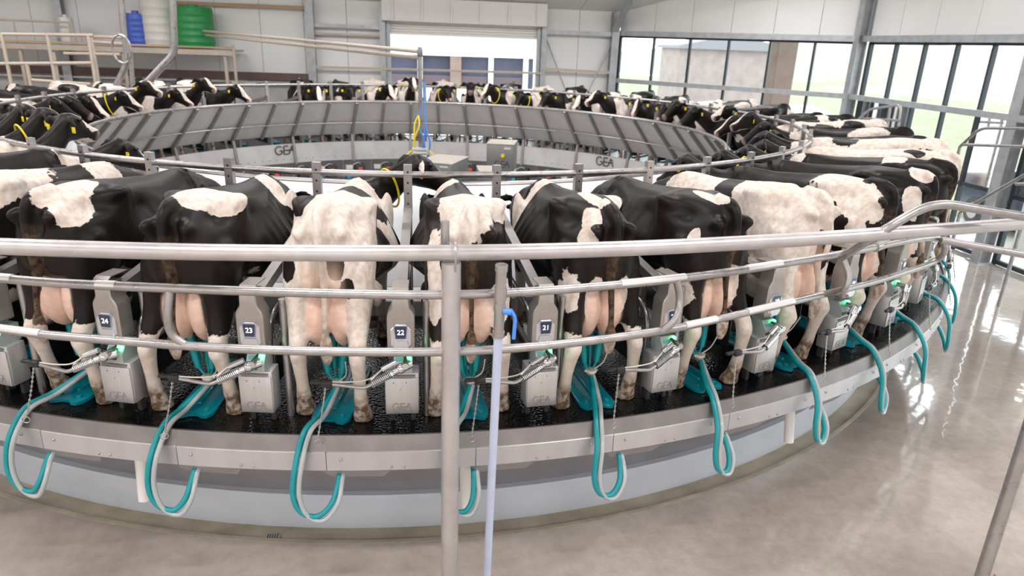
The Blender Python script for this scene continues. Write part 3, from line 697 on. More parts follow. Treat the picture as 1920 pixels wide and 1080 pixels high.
def make_cluster(var):
    """origin at the cow axis, R 7.5; teat cups, claw and the two looping hoses"""
    rnd = random.Random(100+var); P = []; cl = Vector((.02+rnd.uniform(-.02,.02), .10, .20))
    tops = [(-.080,.13,.50),(.080,.13,.50),(-.03,.26,.52),(.045,.26,.52)]
    for t in tops:
        t = Vector(t); m_ = cl+Vector(((t-cl).x*.62,(t-cl).y*.5,(t-cl).z*.24)); mb = MB(); mb.tube([t, m_+(t-m_)*.35, m_], [.031,.030,.022], 12)
        s = MB().tube(spline([m_, m_+(cl-m_)*.5+Vector((0,.01,-.02)), cl+Vector((0,0,.02))], 4), .0105, 8)
        P.append(('teat_cup', mb.mesh('teat_cup', TEALR), [('short_tube', s.mesh('short_tube', TEALR))]))
    mb = MB(); mb.lathe([(.012,-.045),(.03,-.03),(.036,-.005),(.034,.015),(.015,.03)], 14, cl)
    cap = [('claw_cap', MB().sphere(cl+Vector((dx,dy,.008)), (.017,.017,.013), 8, 6).mesh('claw_cap', BRASS)) for dx, dy in ((-.042,.0),(.042,.0),(0,.04),(0,-.03))]
    cup = MB().lathe([(.044,-.004),(.047,.002),(.047,.014),(.044,.018)], 14, cl)
    P.append(('claw', mb.mesh('claw', BRASS), cap+[('claw_band', cup.mesh('claw_band', WHITEP))]))
    P.append(('pulse_tube', MB().tube(spline([cl+Vector((.03,0,.02)), cl+Vector((.08,-.03,.08)), cl+Vector((.09,-.08,.2))], 5), .005, 6).mesh('pulse_tube', WHITEP), []))
    sw = rnd.uniform(-.06, .05); sg = (1.0,.45,.8,.25,.65)[var]
    for nm, m_, r, off, dep in (('milk_hose', TEALR, .0185, 0.0, 0), ('clear_hose', CLEAR, .0165, .040, .03)):
        pts = [cl+Vector((off*.4,-.02,-.03)), Vector((-.06+off+sw*.4,-.14,.085)), Vector((-.12+off+sw,-.30,.045)), Vector((-.155+off+sw,-.43,-.12)), Vector((-.175+off+sw,-.47,-.32)), Vector((-.13+off+sw,-.475,-.45-dep)),
               Vector((-.03+off+sw,-.46,-.495-dep)), Vector((.06*sg+off+sw,-.42,-.42)), Vector((.095*sg+off*.6+sw,-.33,-.29)), Vector((.10*sg+off*.6+sw,-.22,-.235))]
        P.append((nm, MB().tube(spline(pts, 8), r, 10).mesh(nm, m_), []))
    return P
def make_plate():
    o = [(-.06,.80),(.06,.80),(.10,.74),(.125,.30),(.135,.02),(.13,-.06),(.10,-.105),(.06,-.10),(.03,-.075),(-.03,-.075),(-.06,-.10),(-.10,-.105),(-.13,-.06),(-.135,.02),(-.125,.30),(-.10,.74)]
    mb = MB(); mb.prism(o, (0,0,.006), XO, YI, ZO, .028, .006)
    rib = MB(); rib.bbox((0,.36,.038), (.03,.62,.018), .008)
    st = []
    for x in (-.075, .075): st += [('stud', MB().lathe([(.018,0),(.018,.012),(.012,.016)], 12, (x,-.03,.034)).mesh('stud', TEAL)), ('lug', MB().bbox((x,.62,.04), (.03,.05,.02), .006).mesh('lug', TEAL))]
    return [('tray', mb.mesh('tray', TEAL, 50), [('ridge', rib.mesh('ridge', TEAL))]+st)]
def make_divider():
    """origin at the display foot R 7.64; beams run inwards to the breast rail"""
    P = []
    mb = MB(); mb.box((0,1.66,1.30), (.07,.05,.42)); 
    hol = MB()
    for z in (1.18,1.27,1.36,1.45): hol.tube([(0,1.632,z),(0,1.640,z)], .009, 8)
    P.append(('rail_bracket', mb.mesh('rail_bracket', STEEL, 0), [('bolt_holes', hol.mesh('bolt_holes', BLACKP))]))
    P.append(('diagonal_beam', MB().bar((0,1.68,1.15), (0,.12,.86), .07, .07, up=(1,0,0)).mesh('diagonal_beam', STEEL, 0), []))
    P.append(('front_post', MB().bar((0,1.70,0), (0,1.70,1.2), .06, .06, up=(0,1,0)).mesh('front_post', STEEL, 0), []))
    P.append(('hoop', MB().tube(round_corners([(0,1.55,0),(0,1.55,.72),(0,.30,.66),(0,.30,0)], .25, 8), .024, 10).mesh('hoop', GALV), []))
    P.append(('lower_bar', MB().tube([(0,1.55,.42),(0,.30,.40)], .02, 10).mesh('lower_bar', GALV), []))
    P.append(('kick_panel', MB().bbox((0,.95,.26), (.02,1.1,.28), .006).mesh('kick_panel', mat('black_rubber_panel', (.02,.02,.022), .25, 0, .2, 8)), []))
    return [(a_, b2 if a_ == 'hoop' or a_ == 'rail_bracket' or a_ == 'kick_panel' else redo(b2), c2) for a_, b2, c2 in P]
def redo(me):
    me.materials.clear(); me.materials.append(mat('divider_steel', (.34,.32,.305), .42, .6, .12, 6)); return me
def instantiate(t, parts):
    for nm, me, subs in parts:
        o = put(nm, me, t)
        for sn, sm in subs: put(sn, sm, o)
PD, PBX, PA, PP, PDV = make_display(), make_box(), make_arm(), make_plate(), make_divider()
PCL = [make_cluster(i) for i in range(5)]
GL = logo_mesh(.050, LOGO_GREY)
for j in range(-4, 13):
    a = A_DISP0+STEP*j; num = 22-j; rz = R_(a)
    t = thing('number_display', 'stainless stall display whose dark screen reads %s' % word(num), 'display', polar(a, 7.66, DECK+.70), rz, 'stall number displays')
    instantiate(t, PD)
    d = put('digits', text_mesh(str(num), .048, DIGIT), t, (0,-.0175,.002)); d.rotation_euler = (R_(90), 0, 0)
    t = thing('milking_control_box', 'stainless control box with green light below display %s' % word(num), 'control box', polar(a, 7.66, DECK), rz, 'milking control boxes')
    instantiate(t, PBX); lg = put('logo', GL, t, (.0,-.009,.155))
    t = thing('spring_cluster_holder', 'spring loaded cluster holder with hanging chain below display %s' % word(num), 'holder', polar(a, 7.66, DECK), rz, 'spring loaded cluster holders'); instantiate(t, PA)
rndp = random.Random(3)
for j in range(50):
    a = A_DISP0+STEP*j; num = (22-j-1) % 50+1
    if j <= 12 or j >= 46: ref = 'behind display %s' % word(num)
    else: ref = None
    t = thing('stall_divider', ('grey stall divider with bracket and slanting beam %s' % ref) if ref else 'grey stall divider, %s' % (('%s round the right and far side after display ten' % ordinal(j-12)) if j <= 30 else ('%s counted leftwards and back from display twenty-six' % ordinal(46-j))), 'divider', polar(a, 7.66, DECK), R_(a), 'stall dividers')
    instantiate(t, PDV)
    ac = A_COW0+STEP*j
    if j <= 12 or j >= 46: lab = 'teal plastic floor tray beside the hind hooves left of display %s' % word(num)
    else: lab = ('teal floor tray, %s' % (('%s round the right and far side after display ten' % ordinal(j-12)) if j <= 30 else ('%s counted leftwards and back from display twenty-six' % ordinal(46-j))))
    t = thing('floor_tray', lab, 'tray', polar(ac, 7.53, DECK), R_(ac+rndp.uniform(-9, 9)), 'teal floor trays')
    instantiate(t, PP)
for j in range(-4, 13):
    a = A_COW0+STEP*j; num = 22-j
    t = thing('milking_cluster', 'teal milking cluster with looping hoses under the cow left of display %s' % word(num), 'milking cluster', polar(a, 7.5, DECK), R_(a), 'milking clusters'); instantiate(t, PCL[j % 5])
# ================================================================== COWS
# cow frame: x forwards, y to the cow's left, z up; origin between the hind hooves
def cow_material():
    m = bpy.data.materials.new('cow_hide'); m.use_nodes = True; nt = m.node_tree; b = nt.nodes['Principled BSDF']; N = nt.nodes.new; L = nt.links.new
    tc = N('ShaderNodeTexCoord')
    def noise(sc, det=4):
        n = N('ShaderNodeTexNoise'); n.inputs['Scale'].default_value = sc; n.inputs['Detail'].default_value = det; L(tc.outputs['Object'], n.inputs['Vector']); return n
    def math_(op, a, b_=None, c_=None):
        q = N('ShaderNodeMath'); q.operation = op
        for i, x in enumerate((a, b_, c_)):
            if x is None: continue
            if isinstance(x, (int, float)): q.inputs[i].default_value = x
            else: L(x, q.inputs[i])
        return q.outputs[0]
    def attr(n):
        a = N('ShaderNodeAttribute'); a.attribute_name = n; return a.outputs['Fac']
    def rng(x, a, b_, c_=0., d=1.):
        r = N('ShaderNodeMapRange'); r.inputs[1].default_value = a; r.inputs[2].default_value = b_; r.inputs[3].default_value = c_; r.inputs[4].default_value = d; L(x, r.inputs[0]); return r.outputs[0]
    def mix(f, a, b_):
        q = N('ShaderNodeMix'); q.data_type = 'RGBA'; L(f, q.inputs[0])
        for i, x in ((6, a), (7, b_)):
            if isinstance(x, tuple): q.inputs[i].default_value = (*x, 1)
            else: L(x, q.inputs[i])
        return q.outputs[2]
    nlow, nmid, nfine = noise(5, 4), noise(22, 5), noise(140, 2)
    f = math_('MULTIPLY_ADD', math_('SUBTRACT', nlow.outputs['Fac'], .5), .6, attr('patch'))
    f = math_('MULTIPLY_ADD', math_('SUBTRACT', nmid.outputs['Fac'], .5), .50, f)
    f = math_('MULTIPLY_ADD', math_('SUBTRACT', nfine.outputs['Fac'], .5), .10, f)
    blk = rng(f, -.012, .022)
    white = mix(rng(nmid.outputs['Fac'], .35, .7), (.60,.50,.42), (.80,.735,.68))
    black = mix(rng(nlow.outputs['Fac'], .35, .7), (.0045,.0035,.0035), (.016,.011,.0095))
    c = mix(blk, white, black)
    c = mix(attr('pink'), c, mix(rng(nmid.outputs['Fac'], .3, .7), (.72,.48,.38), (.84,.62,.51)))
    dirt = math_('MULTIPLY', attr('dirt'), rng(nmid.outputs['Fac'], .32, .56))
    c = mix(dirt, c, mix(rng(nfine.outputs['Fac'], .4, .6), (.085,.05,.028), (.24,.155,.085)))
    L(c, b.inputs['Base Color'])
    ro = math_('MULTIPLY_ADD', blk, -.22, .62); L(ro, b.inputs['Roughness'])
    b.inputs['Specular IOR Level'].default_value = .20
    bp = N('ShaderNodeBump'); bp.inputs['Strength'].default_value = .18; bp.inputs['Distance'].default_value = .006
    hh = math_('MULTIPLY_ADD', nfine.outputs['Fac'], .35, nmid.outputs['Fac']); L(hh, bp.inputs['Height']); L(bp.outputs[0], b.inputs['Normal'])
    return m
HIDE = cow_material()
def crom(P, t):
    n = len(P)-1; x = t*n; i = min(int(x), n-1); u = x-i
    a, b, c, d = P[max(i-1,0)], P[i], P[i+1], P[min(i+2,n)]
    return .5*((2*b)+(c-a)*u+(2*a-5*b+4*c-d)*u*u+(3*b-a-3*c+d)*u**3)
TORSO = [  # x, then outline of one half: (y,z) from spine to belly
 (-.150,[(0,1.235),(.060,1.225),(.095,1.12),(.07,1.02),(0,.985)]),
 (-.110,[(0,1.375),(.095,1.335),(.165,1.16),(.15,.98),(0,.93)]),
 (-.03,[(0,1.455),(.125,1.385),(.225,1.17),(.215,.95),(0,.90)]),
 (.12,[(0,1.490),(.150,1.420),(.265,1.18),(.262,.94),(0,.86)]),
 (.30,[(0,1.495),(.205,1.435),(.285,1.20),(.275,.93),(0,.80)]),
 (.42,[(0,1.490),(.262,1.425),(.282,1.20),(.285,.93),(0,.75)]),
 (.56,[(0,1.470),(.200,1.390),(.265,1.17),(.315,.90),(0,.69)]),
 (.78,[(0,1.445),(.170,1.365),(.325,1.10),(.365,.86),(0,.60)]),
 (1.02,[(0,1.425),(.150,1.345),(.330,1.07),(.352,.84),(0,.575)]),
 (1.24,[(0,1.432),(.110,1.350),(.270,1.07),(.295,.84),(0,.60)]),
 (1.40,[(0,1.420),(.085,1.325),(.235,1.07),(.255,.84),(0,.64)]),
 (1.55,[(0,1.355),(.075,1.265),(.190,1.04),(.20,.86),(0,.72)]),
 (1.66,[(0,1.315),(.06,1.23),(.125,1.03),(.12,.92),(0,.84)])]
def loft(mb, rings):
    n = len(rings[0]); vs = [p for r in rings for p in r]; fs = []
    for i in range(len(rings)-1):
        for k in range(n):
            l = (k+1) % n; fs.append((i*n+k, i*n+l, (i+1)*n+l, (i+1)*n+k))
    fs.append(tuple(range(n-1,-1,-1))); fs.append(tuple((len(rings)-1)*n+k for k in range(n)))
    mb.add(vs, fs)
def limb(mb, secs, n=16, sub=4):
    """secs: (x,y,z,rx,ry) stacked mostly along z"""
    A = [np.array(s, float) for s in secs]; m = (len(A)-1)*sub; rings = []
    for i in range(m+1):
        x, y, z, rx, ry = crom(A, i/m); rings.append([(x+rx*math.cos(t), y+ry*math.sin(t), z) for t in [2*math.pi*k/n for k in range(n)]])
    loft(mb, rings)
def cow_shape(voxel, head_yaw=0., head_drop=0., hl=(0,.0), hr=(0,.0), tail=0., fat=1.0, smooth=5, low=False, reach=1.0):
    """one continuous body: torso, legs, udder, tail, neck and head melted together"""
    mb = MB()
    S_ = [np.array([[s[0], y, z] for y, z in s[1]]) for s in TORSO]; rings = []
    for i in range(41):
        sec = crom(S_, i/40); half = [crom([q for q in sec], k/12) for k in range(13)]
        ring = [(q[0], max(q[1],0)*fat, q[2]) for q in half]+[(q[0], -max(q[1],0)*fat, q[2]) for q in half[-2:0:-1]]
        rings.append(ring)
    loft(mb, rings)
    for s, (ox, oy) in ((1, hl), (-1, hr)):
        Y = lambda y: s*y
        limb(mb, [(.16,Y(.150),1.24,.16,.09),(.14,Y(.175),1.10,.225,.115),(.12,Y(.190),.95,.215,.110),(.07+ox*.2,Y(.195+oy*.2),.81,.155,.092),(.0+ox*.4,Y(.20+oy*.4),.68,.105,.076),(-.075+ox*.6,Y(.205+oy*.6),.57,.080,.060),(-.095+ox*.7,Y(.207+oy*.7),.50,.074,.056),
                  (-.085+ox*.8,Y(.21+oy*.8),.42,.058,.050),(-.055+ox*.95,Y(.212+oy),.27,.047,.044),(-.035+ox,Y(.213+oy),.17,.054,.054),(-.015+ox,Y(.214+oy),.105,.053,.055),(.01+ox,Y(.215+oy),.055,.068,.070),(.025+ox,Y(.215+oy),.0,.085,.078)])
        limb(mb, [(1.30,Y(.165),1.02,.15,.085),(1.32,Y(.175),.82,.105,.072),(1.34,Y(.17),.66,.070,.058),(1.35,Y(.165),.50,.050,.047),(1.355,Y(.162),.43,.053,.050),(1.355,Y(.162),.32,.036,.034),(1.36,Y(.162),.16,.044,.042),(1.375,Y(.162),.08,.05,.048),(1.385,Y(.162),0,.066,.060)])
        mb.sphere((.40,s*.215,1.40), (.13,.065,.065), 14, 10)          # hook bone
        mb.sphere((-.085,s*.120,1.335), (.065,.045,.052), 14, 10)         # pin bone
        mb.sphere((.12,s*.262,1.13), (.10,.035,.085), 14, 10)            # thurl
        mb.sphere((.30,s*.285,.80), (.10,.045,.10), 14, 10)            # stifle
        mb.sphere((1.30,s*.235,1.12), (.14,.05,.20), 14, 10)             # shoulder
        mb.sphere((.085,s*.082,.735), (.155,.090,.235), 16, 12)             # rear udder quarter
        mb.sphere((.34,s*.085,.665), (.19,.105,.165), 16, 12)              # fore udder quarter
        if not low:
            for tx in (.12, .32): mb.tube([(tx,s*.065,.56),(tx,s*.065,.465)], [.022,.015], 8)
    # tail
    tp = [(-.02,0,1.455),(-.10,.0,1.455),(-.155,tail*.1,1.38),(-.178,tail*.3,1.22),(-.178,tail*.6,1.0),(-.182,tail*.9,.78),(-.185,tail,.66),(-.182,tail,.56),(-.178,tail,.47)]
    sp = spline(tp, 5); rr = [.045-.020*min(1, i/18) for i in range(len(sp))]
    for i in range(len(sp)):
        t = i/(len(sp)-1)
        if t > .70: rr[i] = .025+.022*math.sin(math.pi*min(1, (t-.70)/.29))
    mb.tube(sp, rr, 10)
    mb.tube([(.1,0,1.475),(-.06,0,1.462),(-.12,0,1.43)], [.05,.052,.035], 12)
    # neck and head
    cyw, syw = math.cos(head_yaw), math.sin(head_yaw)
    def turn(p, k=1.0):
        x, y, z = p; a = head_yaw*k; dx = (x-1.5)*(reach if x > 1.5 else 1); return (1.5+dx*math.cos(a)-y*math.sin(a), dx*math.sin(a)+y*math.cos(a), z-head_drop*k*max(0, dx)*1.3)
    NK = [(1.38,1.13,.19,.30),(1.56,1.12,.135,.235),(1.74,1.16,.105,.175),(1.90,1.215,.088,.140),(2.02,1.255,.080,.115)]
    rings = []
    A = [np.array(q) for q in NK]
    for i in range(17):
        x, zc, ry, rz = crom(A, i/16); k = i/16
        rings.append([turn((x-.25*math.sin(t)*rz, ry*math.cos(t), zc+rz*math.sin(t)), k) for t in [2*math.pi*q/18 for q in range(18)]])
    loft(mb, rings)
    h0 = np.array((1.97,0,1.30)); ax = np.array((.68,0,-.73)); up = np.array((.73,0,.68)); L_ = .52
    HS = [(-.06,.050,.055,0),(0,.098,.085,0),(.12,.110,.100,-.005),(.28,.106,.112,-.012),(.45,.084,.098,-.012),(.62,.066,.080,-.008),(.80,.064,.070,-.004),(.92,.066,.062,0),(1.0,.045,.04,-.004)]
    A = [np.array(q) for q in HS]; rings = []
    for i in range(33):
        t, w, h, o = crom(A, i/32); c = h0+ax*t*L_+up*(o-.015)
        rings.append([turn(tuple(c+up*h*math.sin(q)+np.array((0,1,0))*w*math.cos(q))) for q in [2*math.pi*k/18 for k in range(18)]])
    loft(mb, rings)
    for s in (1, -1):
        e0 = np.array((1.99,s*.085,1.30)); rings = []
        for t, w, h in ((0,.022,.022),(.25,.046,.02),(.5,.060,.017),(.75,.045,.014),(1,.012,.008)):
            c = e0+np.array((-.05*t, s*.21*t, .035*t-.075*t*t))
            rings.append([turn(tuple(c+np.array((.35,0,.93))*w*math.cos(q)+np.array((.93,0,-.35))*h*math.sin(q))) for q in [2*math.pi*k/10 for k in range(10)]])
        loft(mb, rings)
        mb.sphere(turn(tuple(h0+ax*.24*L_+np.array((0,s*.095,0))+up*.045)), .030, 10, 8)
        mb.sphere(turn(tuple(h0+ax*.90*L_+np.array((0,s*.035,0))+up*.02)), (.035,.035,.035), 10, 8)
    me = bpy.data.meshes.new('cow_raw'); me.from_pydata(mb.v, [], mb.f); me.update()
    bm = bmesh.new(); bm.from_mesh(me); bmesh.ops.recalc_face_normals(bm, faces=bm.faces[:]); bm.to_mesh(me); bm.free()
    o = bpy.data.objects.new('cow_raw', me); COL.objects.link(o)
    md = o.modifiers.new('remesh', 'REMESH'); md.mode = 'VOXEL'; md.voxel_size = voxel; md.adaptivity = 0
    dg = bpy.context.evaluated_depsgraph_get(); out = bpy.data.meshes.new_from_object(o.evaluated_get(dg))
    bpy.data.objects.remove(o); bpy.data.meshes.remove(me)
    n = len(out.vertices); V = np.empty(n*3); out.vertices.foreach_get('co', V); V = V.reshape(-1,3)
    E_ = np.empty(len(out.edges)*2, int); out.edges.foreach_get('vertices', E_); E_ = E_.reshape(-1,2)
    deg = np.bincount(E_.ravel(), minlength=n)[:,None].astype(float); deg[deg == 0] = 1
    def lap(V):
        acc = np.zeros_like(V)
        for c in range(3): acc[:,c] = np.bincount(E_[:,0], V[E_[:,1],c], n)+np.bincount(E_[:,1], V[E_[:,0],c], n)
        return acc/deg-V
    for i in range(smooth): V = V+.55*lap(V); V = V-.28*lap(V) if i % 2 else V
    def push(c, r, d):
        w = np.exp(-(((V-np.array(c))/np.array(r))**2).sum(1))[:,None]; return w*np.array(d)
    D = np.zeros_like(V)
    for s in (1, -1):
        D += push((-.135,s*.062,1.29), (.07,.030,.075), (.045,0,-.01))        # hollow beside the tail head
        D += push((.17,s*.22,1.37), (.12,.09,.06), (0,-s*.030,-.030))          # between hook and pin
        D += push((.62,s*.27,1.27), (.13,.10,.11), (0,-s*.055,0))              # flank hollow
        D += push((.30,s*.30,.99), (.05,.10,.20), (0,-s*.020,0))               # crease before the thigh
        D += push((1.08,s*.33,1.12), (.06,.12,.26), (0,-s*.022,0))             # behind the shoulder
        D += push((-.155,s*.022,1.0), (.05,.035,.20), (.05,0,0))               # cleft of the buttocks
        D += push((.40,s*.27,1.425), (.07,.06,.04), (0,s*.018,.008))           # hook point
        D += push((-.11,s*.125,1.335), (.06,.05,.045), (-.022,s*.012,.006))     # pin point
        D += push((-.15,s*.21,.52), (.05,.05,.06), (-.018,0,0))                 # point of the hock
    rib = np.exp(-((V[:,0]-.92)/.24)**2)*np.clip((np.abs(V[:,1])-.16)/.1, 0, 1)*np.clip((1.34-V[:,2])/.1, 0, 1)*np.clip((V[:,2]-.75)/.15, 0, 1)
    D[:,1] += np.sign(V[:,1])*rib*.006*np.sin((V[:,0]+.18*V[:,2])*62)
    V = V+D
    V[:,2] = np.maximum(V[:,2], 0.0)
    out.vertices.foreach_set('co', V.ravel()); out.update(); out.shade_smooth(); out.materials.clear(); out.materials.append(HIDE)
    eyes = [turn(tuple(h0+ax*.25*L_+np.array((0,s*.112,0))+up*.042)) for s in (1,-1)]
    tags = [turn((1.955, s*.20, 1.255)) for s in (1,-1)]
    muz = turn(tuple(h0+ax*.97*L_)); nk = [turn((x, 0, z), k) for x, z, k in ((1.80,1.17,.7),)]
    a_ = head_yaw; dx = V[:,0]-1.5; kk = np.clip(dx/.35, 0, 1)*a_; V0 = V.copy()
    xr = dx*np.cos(kk)+V[:,1]*np.sin(kk); yr = -dx*np.sin(kk)+V[:,1]*np.cos(kk); hd = (dx > 0) | (np.abs(V[:,1]) > .42)
    V0[:,0] = np.where(hd, 1.5+xr/reach, V[:,0]); V0[:,1] = np.where(hd, yr, V[:,1]); V0[:,2] = np.where(hd, V[:,2]+head_drop*1.3*np.maximum(0, xr), V[:,2])
    return dict(me=out, V=V, V0=V0, eyes=eyes, tags=tags, muz=np.array(muz), neck=nk[0], yaw=head_yaw, turn=turn)
def smin_blob(V, c, r): return 1-np.sqrt((((V-np.array(c))/np.array(r))**2).sum(1))
def paint(shape, base, blobs, name):
    """base +1 black / -1 white; blobs in order: ('b' or 'w', centre, radii)"""
    me = shape['me'].copy(); me.name = name; V = shape['V']; Vt = shape['V0']; f = np.full(len(V), .5*base)
    for k, c, r in blobs:
        d = smin_blob(Vt, c, r)
        f = np.maximum(f, np.minimum(d*1.2, .6)) if k == 'b' else np.minimum(f, np.maximum(-d*1.2, -.6))
    leg = np.clip((.62-V[:,2])/.12, -3, 1)*.5
    f = np.where(V[:,2] < .85, np.minimum(f, np.maximum(-leg, -.6)), f)
    def attr(n, a):
        at = me.attributes.new(n, 'FLOAT', 'POINT'); at.data.foreach_set('value', a.astype(np.float32))
    attr('patch', f)
    x, y, z = V[:,0], V[:,1], V[:,2]
    ud = np.maximum(np.maximum(smin_blob(V, (.085,.082,.72), (.185,.105,.275)), smin_blob(V, (.085,-.082,.72), (.185,.105,.275))), np.maximum(smin_blob(V, (.34,.085,.64), (.22,.13,.19)), smin_blob(V, (.34,-.085,.64), (.22,.13,.19))))
    pk = np.clip(ud*7, 0, 1)*(z < .93)*np.clip((.15-np.abs(y))/.02, 0, 1)*(np.clip((x+.135)/.02, 0, 1))
    inner = np.clip((.155-np.abs(y))/.06, 0, 1)*np.clip((1.2-z)/.15, 0, 1)*np.clip((z-.5)/.1, 0, 1)*(x < .2)*(x > -.16)*.55*(base < 0)
    dm = np.linalg.norm(V-shape['muz'], axis=1); pk = np.maximum(np.maximum(pk, inner), np.clip((.075-dm)/.03, 0, .28))
    attr('pink', np.clip(pk, 0, 1))
    d = np.clip((.25-z)/.15, 0, 1)*1.0+np.clip((.62-z)/.45, 0, 1)*.34
    tl = np.clip((-.150-x)/.02, 0, 1)*(np.abs(y) < .12)*np.clip((.95-z)/.3, 0, .8)
    br = np.clip((.07-np.abs(y))/.05, 0, 1)*np.clip((-.03-x)/.05, 0, 1)*np.clip((1.32-z)/.2, 0, .45)
    attr('dirt', np.clip(np.maximum(np.maximum(d, tl), br), 0, 1))
    return me
EYE_M = MB().sphere((0,0,0), .021, 10, 8).mesh('eye', EYE)
TAG_M = MB().bbox((0,0,-.03), (.012,.046,.058), .004).mesh('ear_tag', YELLOW)
COLLAR_C = {}
def add_cow(name, me, shape, label, ang, R=7.5, group='dairy cows on the rotary platform', z=DECK, collar=False, tags=True, loc=None, rz=None, sc=1.0):
    o = bpy.data.objects.new(name, me); COL.objects.link(o)
    o.location = loc if loc is not None else polar(ang, R, z)
    o.rotation_euler = (0, 0, R_(ang+90) if rz is None else rz); o.scale = (sc, sc, sc)
    tag(o, label, 'cow', group)
    for p in shape['eyes']: put('eye', EYE_M, o, p)
    if tags:
        for p in shape['tags']: put('ear_tag', TAG_M, o, p, shape['yaw'])
    if collar:
        key = id(shape)
        if key not in COLLAR_C:
            pts = []
            for q in range(28):
                t = 2*math.pi*q/28; pts.append(shape['turn']((1.80-.25*math.sin(t)*.18, .112*math.cos(t), 1.175+.185*math.sin(t)), .72))
            COLLAR_C[key] = (MB().tube(pts, .010, 6, closed=True).mesh('collar', YELLOW), pts[21])
        c_ = put('collar', COLLAR_C[key][0], o)
    return o
VH = .0175
H = {}
H['a'] = cow_shape(VH, 0.0, .36, (.0,.02), (.02,.02), .01, reach=.62)
H['u'] = cow_shape(VH, 0.1, -.15, (.0,.02), (.02,.02), .01)
H['b'] = cow_shape(VH, -1.05, -.32, (.03,-.02), (-.06,.0), -.02)
H['c'] = cow_shape(VH, .10, .36, (-.02,.05), (.0,.05), .0, reach=.62)
H['d'] = cow_shape(VH, -.08, .38, (.04,-.01), (-.05,.04), .03, reach=.62)
G = [cow_shape(.026, y, d, (random.uniform(-.05,.05), .01), (random.uniform(-.05,.05), .01), t, low=True, smooth=4) for y, d, t in ((0,-.22,0),(.35,-.2,.02),(-.35,-.3,-.03),(.12,-.42,.02),(-.15,-.15,0))]
FACE = ('w', (2.24,0,1.14), (.26,.036,.26))
HERO = {   # cow index -> (shape, base, blobs, short description)
 -3: ('a', 1, [('w',(.35,0,1.42),(.5,.36,.22)), ('b',(.15,.22,1.3),(.2,.16,.2)), ('w',(1.3,-.1,1.35),(.16,.3,.35))], 'black cow with a white saddle across the loin'),
 -2: ('d', 1, [('w',(.13,-.04,1.47),(.24,.14,.15)), ('w',(.05,-.15,1.36),(.16,.10,.14)), ('w',(1.15,-.35,.75),(.2,.2,.16))], 'black cow with a white patch on the tail head'),
 -1: ('c', 1, [('w',(.20,-.03,1.48),(.20,.22,.10)), ('w',(.30,-.20,1.42),(.17,.13,.09)), ('w',(1.25,-.16,1.36),(.13,.20,.22)), ('w',(.42,-.33,.80),(.14,.12,.14))], 'black cow with a white band over the rump'),
 0: ('b', -1, [('b',(.34,.22,1.44),(.17,.12,.10)), ('b',(-.04,.22,1.12),(.12,.07,.12)), ('b',(-.11,-.09,1.14),(.07,.055,.11)), ('b',(-.07,-.15,.98),(.08,.05,.08)), ('b',(.52,-.32,1.10),(.17,.15,.36)), ('b',(.36,-.30,.97),(.06,.08,.13)), ('b',(.84,-.05,1.36),(.17,.5,.22)), ('b',(1.02,-.35,1.05),(.10,.2,.36)), ('b',(.75,.4,1.0),(.30,.2,.4)), ('b',(1.98,0,1.2),(.50,.6,.5)), FACE], 'mostly white cow turning its black head right'),
 1: ('a', 1, [('w',(.14,.02,1.46),(.36,.20,.20)), ('w',(.0,.07,1.30),(.22,.14,.16)), ('w',(.36,-.20,1.43),(.20,.18,.13)), ('w',(.06,.235,.95),(.20,.05,.42)), ('w',(1.30,.08,1.42),(.18,.12,.25)), ('w',(.0,-.17,.86),(.2,.10,.2)), ('w',(-.02,.14,.9),(.2,.08,.25))], 'white rumped black cow'),
 2: ('c', 1, [('w',(1.22,.10,1.30),(.09,.5,.40)), ('w',(.22,.02,1.48),(.26,.055,.08)), ('w',(.02,.11,1.36),(.11,.06,.14)), ('w',(-.06,.17,1.27),(.10,.06,.09)), ('w',(.34,-.19,1.45),(.16,.06,.07)), ('w',(.05,.235,.88),(.16,.07,.22)), ('w',(-.05,-.10,.88),(.12,.06,.22)), ('w',(-.05,.10,.88),(.12,.06,.24))], 'brownish black cow with a white forked stripe on the rump'),
 3: ('d', 1, [('w',(.12,.03,1.49),(.20,.05,.06)), ('w',(.02,.22,1.20),(.05,.06,.09)), ('w',(.30,.28,.75),(.12,.14,.15)), ('w',(.06,.20,.80),(.13,.12,.18)), ('w',(-.03,-.08,.86),(.14,.09,.25))], 'glossy black cow with a white spot on the thigh'),
 4: ('a', -1, [('b',(.78,.0,1.2),(.12,.6,.45)), ('b',(-.10,.02,1.10),(.09,.06,.14)), ('b',(.0,-.20,1.1),(.14,.12,.25)), ('b',(1.95,0,1.2),(.4,.5,.5)), ('b',(-.05,-.12,.92),(.1,.06,.12))], 'creamy white cow with one dark band at mid back'),
 5: ('u', 1, [('w',(.30,.12,1.42),(.22,.20,.16)), ('w',(.08,.12,1.25),(.20,.16,.24)), ('w',(.02,.22,1.0),(.10,.10,.25)), ('w',(-.02,-.1,.9),(.15,.1,.3))], 'dark cow with a large white rump patch'),
 6: ('u', 1, [('w',(-.02,0,1.46),(.12,.10,.10)), ('w',(-.02,.18,1.18),(.09,.07,.22)), ('w',(0,0,.85),(.2,.25,.25))], 'dark cow with a white tail head'),
 7: ('u', 1, [('w',(.42,.1,1.47),(.12,.16,.08)), ('w',(1.42,.1,1.40),(.09,.12,.12))], 'black cow with a small white mark on the loin'),
 8: ('u', -1, [('b',(.32,.12,1.45),(.12,.10,.08)), ('b',(.95,.28,1.28),(.09,.07,.07)), ('b',(1.95,0,1.2),(.35,.5,.5))], 'almost white cow with two small dark spots'),
}
EMPTY_STALLS = {30, 31}
rc = random.Random(21)
